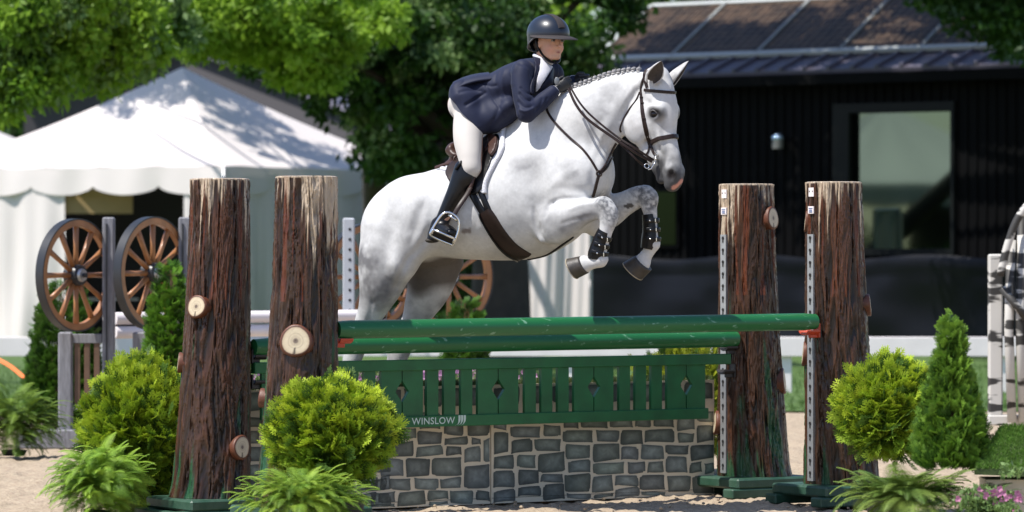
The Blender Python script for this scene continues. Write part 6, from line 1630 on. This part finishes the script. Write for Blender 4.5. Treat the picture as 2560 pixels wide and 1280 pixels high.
def fern(label, centre, n, size, cols, group=None, seed=1, lean=(0,0,0), pot=None, spread=1.0, rad=(.05,.05,.02)):
    g_ = np.random.default_rng(seed); c = np.array(centre, float); root = empty('fern', (c[0], c[1], 0), label, 'fern', group); VV = []; CC = []
    ph = g_.uniform(0, 6.283, n); el = g_.uniform(.15, 1.35, n); fwd = np.column_stack([np.cos(ph)*np.cos(el)*spread, np.sin(ph)*np.cos(el)*spread, np.sin(el)])+np.array(lean)*g_.random((n,1))
    out = np.column_stack([np.cos(ph), np.sin(ph), -.25+0*ph]); side = np.cross(out, fwd); q_ = g_.normal(size=(n,3)); q_ /= np.linalg.norm(q_, axis=1)[:,None]; q_ *= g_.random((n,1))**.6; pos = c+q_*np.array(rad); ph = np.arctan2(q_[:,1]*rad[1]+g_.normal(size=n)*.04, q_[:,0]*rad[0]+g_.normal(size=n)*.04); el = g_.uniform(.0,1.2,n)+.3*q_[:,2]; fwd = np.column_stack([np.cos(ph)*np.cos(el)*spread, np.sin(ph)*np.cos(el)*spread, np.sin(el)])+np.array(lean)*g_.random((n,1)); out = np.column_stack([np.cos(ph), np.sin(ph), -.25+0*ph]); side = np.cross(out, fwd)
    k = g_.integers(0, len(FR), n); s_ = size*g_.uniform(.7,1.2,n); tint = g_.random((n,1)); base = cols[1]*(1-tint)+cols[0]*tint
    for j in range(len(FR)):
        m_ = k == j; P = place(FR[j], pos[m_], fwd[m_], -side[m_], s_[m_]); VV.append(P.reshape(-1,3)); CC.append((base[m_][:,None,:]*np.ones((1,len(FR[j]),1))).reshape(-1,3))
    VV = np.vstack(VV); CC = np.vstack(CC); VV[:,2] = np.maximum(VV[:,2], .012)
    o = mesh('fronds', VV, np.arange(len(VV)).reshape(-1,4), m_fern, root); vcol(o, CC)
    if pot: MB().tube([(c[0],c[1],.01),(c[0],c[1],pot[1])], [pot[0]*.8, pot[0]], 20).build('pot', m_pot, root, autosmooth=40)
    return root
FB = (np.array([.40,.56,.07]), np.array([.17,.32,.04])); FG = (np.array([.18,.32,.045]), np.array([.08,.17,.025]))
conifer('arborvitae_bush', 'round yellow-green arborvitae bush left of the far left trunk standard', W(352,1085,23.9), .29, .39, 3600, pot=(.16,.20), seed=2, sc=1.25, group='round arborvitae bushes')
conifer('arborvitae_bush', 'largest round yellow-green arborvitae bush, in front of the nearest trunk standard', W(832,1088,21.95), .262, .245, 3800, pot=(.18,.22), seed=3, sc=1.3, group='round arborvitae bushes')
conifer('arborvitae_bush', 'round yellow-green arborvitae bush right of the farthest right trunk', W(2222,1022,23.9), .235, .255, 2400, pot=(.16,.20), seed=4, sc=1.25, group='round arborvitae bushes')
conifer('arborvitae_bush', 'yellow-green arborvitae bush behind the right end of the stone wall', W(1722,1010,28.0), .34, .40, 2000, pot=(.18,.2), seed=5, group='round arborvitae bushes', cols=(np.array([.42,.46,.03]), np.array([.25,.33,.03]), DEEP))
CONE = [.85,1.1,1.0,.68,.30,.16,.13,.03]
conifer('dwarf_conifer', 'pointed dark green conifer with a thin browning tip, before the right-hand bush', W(2378,985,20.9), .150, .40, 2300, cols=(np.array([.26,.44,.05]), np.array([.14,.28,.035]), np.array([.06,.14,.02])), shape=CONE, seed=6, cat='conifer', pot=(.15,.12), sc=.85)
COLC = (np.array([.11,.24,.025]), np.array([.06,.15,.018]), np.array([.03,.075,.012])); CL = [.8,1,1,.9,.7,.5,.3,.05]
conifer('column_conifer', 'column conifer behind the left wagon wheel', W(160,880,32.4), .27, .60, 2300, cols=COLC, shape=CL, seed=7, cat='conifer', pot=(.17,.2), sc=1.1)
conifer('column_conifer', 'bright column conifer in front of the second wagon wheel', W(424,812,30.4), .15, .47, 1500, cols=(np.array([.18,.36,.03]), np.array([.10,.24,.02]), COLC[2]), shape=CL, seed=8, cat='conifer', pot=(.15,.2), sc=1.0)
conifer('column_conifer', 'small column conifer seen below the horse\'s belly', W(1166,850,33.5), .16, .36, 900, cols=COLC, shape=CL, seed=9, cat='conifer', pot=(.15,.2), sc=1.0)
fern('bright fern with long fronds spilling left of the far left bush', W(245,1205,23.3), 560, .62, (np.array([.36,.56,.06]), np.array([.15,.30,.03])), group='ferns', seed=11, lean=(-.3,-.2,-.35), pot=(.08,.05), rad=(.22,.17,.19))
fern('thick bright fern below the largest round bush', W(755,1245,21.4), 620, .55, FB, group='ferns', seed=12, lean=(0,-.1,.0), pot=(.10,.06), rad=(.28,.15,.12))
fern('soft upright fern in the lower right corner', W(2262,1250,20.7), 200, .95, (np.array([.26,.36,.07]), np.array([.12,.22,.04])), group='ferns', seed=13, lean=(0,0,.7), pot=(.10,.06), rad=(.20,.12,.06))
fern('blurred fern at the far left edge beside the grey wheel stand', W(35,1060,30.2), 480, .8, (np.array([.24,.36,.05]), np.array([.11,.2,.03])), group='ferns', seed=14, pot=(.10,.05), rad=(.28,.15,.22))
fern('low fern at the right edge under the pointed conifer', W(2440,1250,20.6), 120, .5, (np.array([.10,.20,.03]), np.array([.06,.13,.02])), group='ferns', seed=15, pot=(.1,.05), rad=(.18,.1,.05))
def flowers(label, centre, rx, n, col, seed=1):
    g_ = np.random.default_rng(seed); c = np.array(centre, float); root = empty('flower_plant', (c[0], c[1], 0), label, 'flowers'); VV = []; 
    p = c+g_.normal(size=(n,3))*np.array([rx,.08,.04])*.6; mb = MB()
    for q in p:
        for k in range(6):
            a = k*1.047+g_.random(); d = np.array([math.cos(a), -.5, math.sin(a)])*.016; s_ = np.array([-math.sin(a),0,math.cos(a)])*.008; mb.add([q, q+d*.6+s_, q+d*1.2, q+d*.6-s_], [(0,1,2,3)])
        mb.mat(0)
    mb.build('petals', mat('pink_petals', col, rough=.6, trans=.3), root)
    lv, lf = leaves(c+g_.normal(size=(20,3))*np.array([rx*.6,.08,.05])-[0,0,.05], np.full(20,.07), 1400, .035, seed=seed); lv[:,2] = np.maximum(lv[:,2], .01); mesh('foliage', lv, lf, m_leaf_p, root)
    MB().box((c[0], c[1], c[2]*.35), (rx*2.2, .18, c[2]*.7), bev=.01).build('planter', m_pot, root)
pk = (.62,.25,.42)
flowers('pink flowers in the lower right corner before the turf-roofed box', W(2478,1242,20.3), .11, 90, pk, 1)
flowers('row of pink flowers behind the middle of the green gate', W(1120,940,28.5), .34, 220, (.60,.32,.52), 2)
flowers('pink flowers behind the left end of the green gate', W(650,955,27.5), .16, 90, (.60,.32,.52), 3)
flowers('pink flowers half hidden behind the large round bush', W(920,945,28), .12, 70, (.60,.32,.52), 4)
# ================================================================ WAGON WHEEL JUMP
m_oldwood = mat('weathered_grey_wood', (.25,.25,.27), rough=.7, var=.45, vscale=14, stretch=(3,3,.6), bump=.3, bscale=30)
m_wheel = mat('varnished_wheel_wood', (.40,.17,.06), rough=.45, var=.35, vscale=10, coat=.2)
m_tyre = mat('iron_tyre', (.02,.022,.026), rough=.4, spec=.5)
def wheel(c, nrm, r, label):
    c = np.array(c); root = empty('wagon_wheel', c*[1,1,1]-[0,0,r], label, 'wheel', 'wagon wheels'); nrm = unit(nrm); u = unit(np.cross(nrm, up_)); w = np.cross(u, nrm); n = 60
    def ringm(r0, r1, d0, d1, name, m_):
        vs = []; 
        for k in range(n):
            a = 2*PI*k/n; d = u*math.cos(a)+w*math.sin(a)
            for (rr, dd) in ((r0,d0),(r1,d0),(r1,d1),(r0,d1)): vs.append(c+d*rr+nrm*dd)
        fs = [(k*4+j, k*4+(j+1) % 4, ((k+1) % n)*4+(j+1) % 4, ((k+1) % n)*4+j) for k in range(n) for j in range(4)]
        return mesh(name, vs, fs, m_, root, autosmooth=40)
    ringm(r*.86, r*.975, -.022, .024, 'felloe', m_wheel); ringm(r*.976, r, -.045, .030, 'tyre', m_tyre)
    for k in range(12):
        a = 2*PI*(k+.5*0)/12+PI/2; d = u*math.cos(a)+w*math.sin(a); MB().tube([c+d*.05, c+d*r*.5, c+d*r*.88], [.024,.019,.024], 8).build('spoke', m_wheel, root, smooth=True)
    hb = MB().tube([c-nrm*.06, c+nrm*.03, c+nrm*.055], [.088,.084,.075], 20).build('hub', m_tyre, root, autosmooth=40); MB().tube([c+nrm*.055, c+nrm*.075], [.055,.046], 18).build('hub_cap', m_steel_dull, hb, autosmooth=40); MB().tube([c+nrm*.075, c+nrm*.105], .018, 12).build('axle_end', m_tyre, hb, autosmooth=40)
WN = np.array([.84,-.54,0])
wheel(W(190,688,31.2), WN, .442, 'wagon wheel with iron tyre, leftmost in front of the white tent')
wheel(W(382,683,31.2), WN, .442, 'wagon wheel with iron tyre partly hidden by the far left trunk standard')
wheel(W(1122,692,34.5), [.6,-.8,0], .46, 'wagon wheel seen through the gap behind the far hind leg'); wheel(W(925,692,34.0), [.6,-.8,0], .46, 'wagon wheel mostly hidden behind the horse\'s hindquarters')
def wstand(x0, x1, Y, label, kx=0):
    c0 = W((x0+x1)/2, 612, Y); root = empty('wheel_stand', (c0[0], Y, 0), label, 'jump standard', 'grey wheel stands'); q = lambda px: (px-1280)/FPX*Y
    z = lambda py: CAMZ-(py-HY)/FPX*Y
    MB().box(((q(x1-32)+q(x1))/2, Y, (z(543))/2), (.095, .095, z(543)), bev=.012).build('tall_post', m_oldwood, root)
    MB().box(((q(x1-32)+q(x1))/2-.012, Y-.055, (z(543))/2+.1), (.012, .012, z(543)-.3)).build('post_groove', m_tyre, root)
    MB().box((q(x0+17), Y, z(830)/2), (.11, .095, z(830)), bev=.012).build('short_post', m_oldwood, root)
    for (a, b) in ((835, 858), (1012, 1026)): MB().box(((q(x0+34)+q(x1-33))/2, Y, z((a+b)/2)), (q(x1-33)-q(x0+34), .05, (b-a)/FPX*Y), bev=.004).build('crossbar', m_oldwood, root)
    for k in range(3): MB().box((q(x0+34)+(q(x1-33)-q(x0+34))*(k+.5)/3, Y, (z(858)+z(1012))/2), (.045, .03, z(858)-z(1012)), bev=.003).build('slat', m_wheelslat, root)
    MB().box(((q(x0)+q(x1))/2-.12, Y-.02, .075), (q(x1)-q(x0)+.42, .16, .15), bev=.01).build('base_board', m_oldwood, root)
    MB().box((q(x1-16), Y, .05), (.10, .7, .10), bev=.01).build('foot', m_oldwood, root)
m_wheelslat = mat('brown_slat', (.15,.085,.05), rough=.6, var=.3, vscale=10)
wstand(147, 288, 31.45, 'weathered grey timber stand carrying the leftmost wheel'); wstand(333, 478, 31.45, 'weathered grey timber stand behind the bright column conifer')
def alupost(px, top, Y, label):
    x = (px-1280)/FPX*Y; h = CAMZ-(top-HY)/FPX*Y; root = empty('metal_jump_post', (x, Y, 0), label, 'jump post'); MB().box((x, Y, h/2), (.10, .06, h), bev=.01).build('post', mat('pale_alu', (.42,.44,.47), rough=.5, metal=.2), root)
    mb = MB()
    for z in np.arange(.2, h-.05, .085): mb.tube([(x+.01, Y-.0315, z), (x+.01, Y-.0335, z)], .013, 8)
    mb.build('holes', m_hole, root); MB().box((x, Y, .03), (.5, .5, .06), bev=.01).build('base', m_oldwood, root)
alupost(872, 545, 33.6, 'pale metal jump post with holes, left of the horse\'s hindquarters')
for z_, lab in ((CAMZ-(792-HY)/FPX*33, 'white pole, upper of two behind the wagon wheels'), (CAMZ-(826-HY)/FPX*33, 'white pole, lower of two behind the wagon wheels')):
    mb = MB(); mb.tube([W(286,612,32.2)*[1,1,0]+up_*z_, W(892,612,33.5)*[1,1,0]+up_*z_], .05, 20); tag(mb.build('jump_pole', m_white, None, autosmooth=50), lab, 'jump pole', 'white rails behind')
# ================================================================ BIRCH-PAINTED WING at the right edge
m_birch = bpy.data.materials.new('birch_paint'); m_birch.use_nodes = True
_n = m_birch.node_tree.nodes; _l = m_birch.node_tree.links; _tc = _n.new('ShaderNodeTexCoord'); _mp = _n.new('ShaderNodeMapping'); _mp.inputs['Scale'].default_value = (2.2,2.2,7.5); _l.new(_tc.outputs['Object'], _mp.inputs[0])
_no = _n.new('ShaderNodeTexNoise'); _no.inputs['Scale'].default_value = 1.0; _no.inputs['Detail'].default_value = 3; _l.new(_mp.outputs[0], _no.inputs['Vector']); _cr = _n.new('ShaderNodeValToRGB'); _cr.color_ramp.elements[0].position = .47; _cr.color_ramp.elements[0].color = (.03,.028,.025,1); _cr.color_ramp.elements[1].position = .50; _cr.color_ramp.elements[1].color = (.52,.50,.46,1)
_l.new(_no.outputs['Fac'], _cr.inputs[0]); _l.new(_cr.outputs[0], _n['Principled BSDF'].inputs['Base Color']); _n['Principled BSDF'].inputs['Roughness'].default_value = .6
wing = empty('birch_wing', W(2540,612,30.5)*[1,1,0], 'white birch-painted jump wing with dark stripes at the right edge', 'jump wing')
MB().box(W(2488,845,30.5), (.105,.105,1.28), bev=.012).build('post', m_birch, wing)
mb = MB(); mb.tube(catmull([W(2500,690,30.3), W(2520,610,30.3), W(2548,540,30.3), W(2600,480,30.3)], 5), .030, 12); mb.build('arch', m_birch, wing, smooth=True)
for px, y0 in ((2528,600),(2556,540),(2584,500)): MB().tube([W(px,y0,30.4), W(px-6,820,30.38), W(px+2,1055,30.4)], .036, 12).build('upright', m_birch, wing, smooth=True)
MB().tube([W(2505,720,30.35), W(2570,800,30.3)], .03, 10).build('brace', m_birch, wing, smooth=True)
MB().box(W(2550,1050,30.5), (.5,.12,.08), bev=.01).build('base', m_birch, wing)
# ================================================================ TURF-ROOFED BOX, ORANGE TAPE
box = empty('turf_box', W(2530,1240,20.9)*[1,1,0], 'small stone box jump with a turf roof at the lower right edge', 'jump filler')
yb_ = 20.9; L0, L1 = W(2452,1178,yb_), W(2640,1178,yb_); mb = MB()
rp = [W(2436,1172,yb_-.22), W(2640,1180,yb_-.22), W(2640,1060,yb_+.05), W(2500,1066,yb_+.05)]
rp2 = [W(2436,1172,yb_+.34), W(2640,1180,yb_+.34)]
mb.add(rp+rp2+[p-up_*.03 for p in rp[:2]]+[p-up_*.03 for p in rp2], [(0,1,2,3),(3,2,5,4),(0,3,4),(0,6,7,1),(6,8,9,7),(4,5,9,8),(0,4,8,6)]); mb.build('roof', m_turf, box)
n = 9000; e = rng.random((n,2)); A, B, C_, D = [np.array(p) for p in rp]; b0 = (A+(B-A)*e[:,:1])*(1-e[:,1:])+(D+(C_-D)*e[:,:1])*e[:,1:]; an = rng.uniform(0,6.28,n); sd_ = np.column_stack([np.cos(an), np.sin(an), an*0])*.002; tp = b0+np.column_stack([rng.normal(0,.006,n), rng.normal(0,.006,n)-.006, rng.uniform(.008,.022,n)])
mesh('turf', np.stack([b0-sd_, b0+sd_, tp+sd_*.4, tp-sd_*.4],1).reshape(-1,3), np.arange(4*n).reshape(-1,4), m_turfb, box) if False else mesh('turf', np.stack([b0-sd_, b0+sd_, tp+sd_*.4, tp-sd_*.4],1).reshape(-1,3), np.arange(4*n).reshape(-1,4), mat('bright_turf', (.17,.33,.05), rough=.8, var=.4, vscale=30, trans=.2), box)
c0 = W(2560,1230,yb_); MB().box((c0[0], yb_+.05, c0[2]*.5+.04), (.42,.30,c0[2]+.06)).build('wall', m_grout, box)
for k in range(4):
    for j in range(2): MB().box((c0[0]-.155+k*.10, yb_-.103, .05+j*.10), (.08,.006,.075), bev=.002).build('stone', mat('box_stone', (.09,.09,.10), rough=.7, var=.4, vscale=20), box)
mb = MB(); P = catmull([W(-20,890,36.5), W(25,915,36.3), W(62,945,36.0)], 6); ribbon(mb, P, np.tile([0,-1,.2],(len(P),1)), .035, .003); tag(mb.build('barrier_tape', mat('orange_plastic', (.75,.16,.03), rough=.5)), 'sagging orange barrier tape on the grass at the left edge', 'tape')
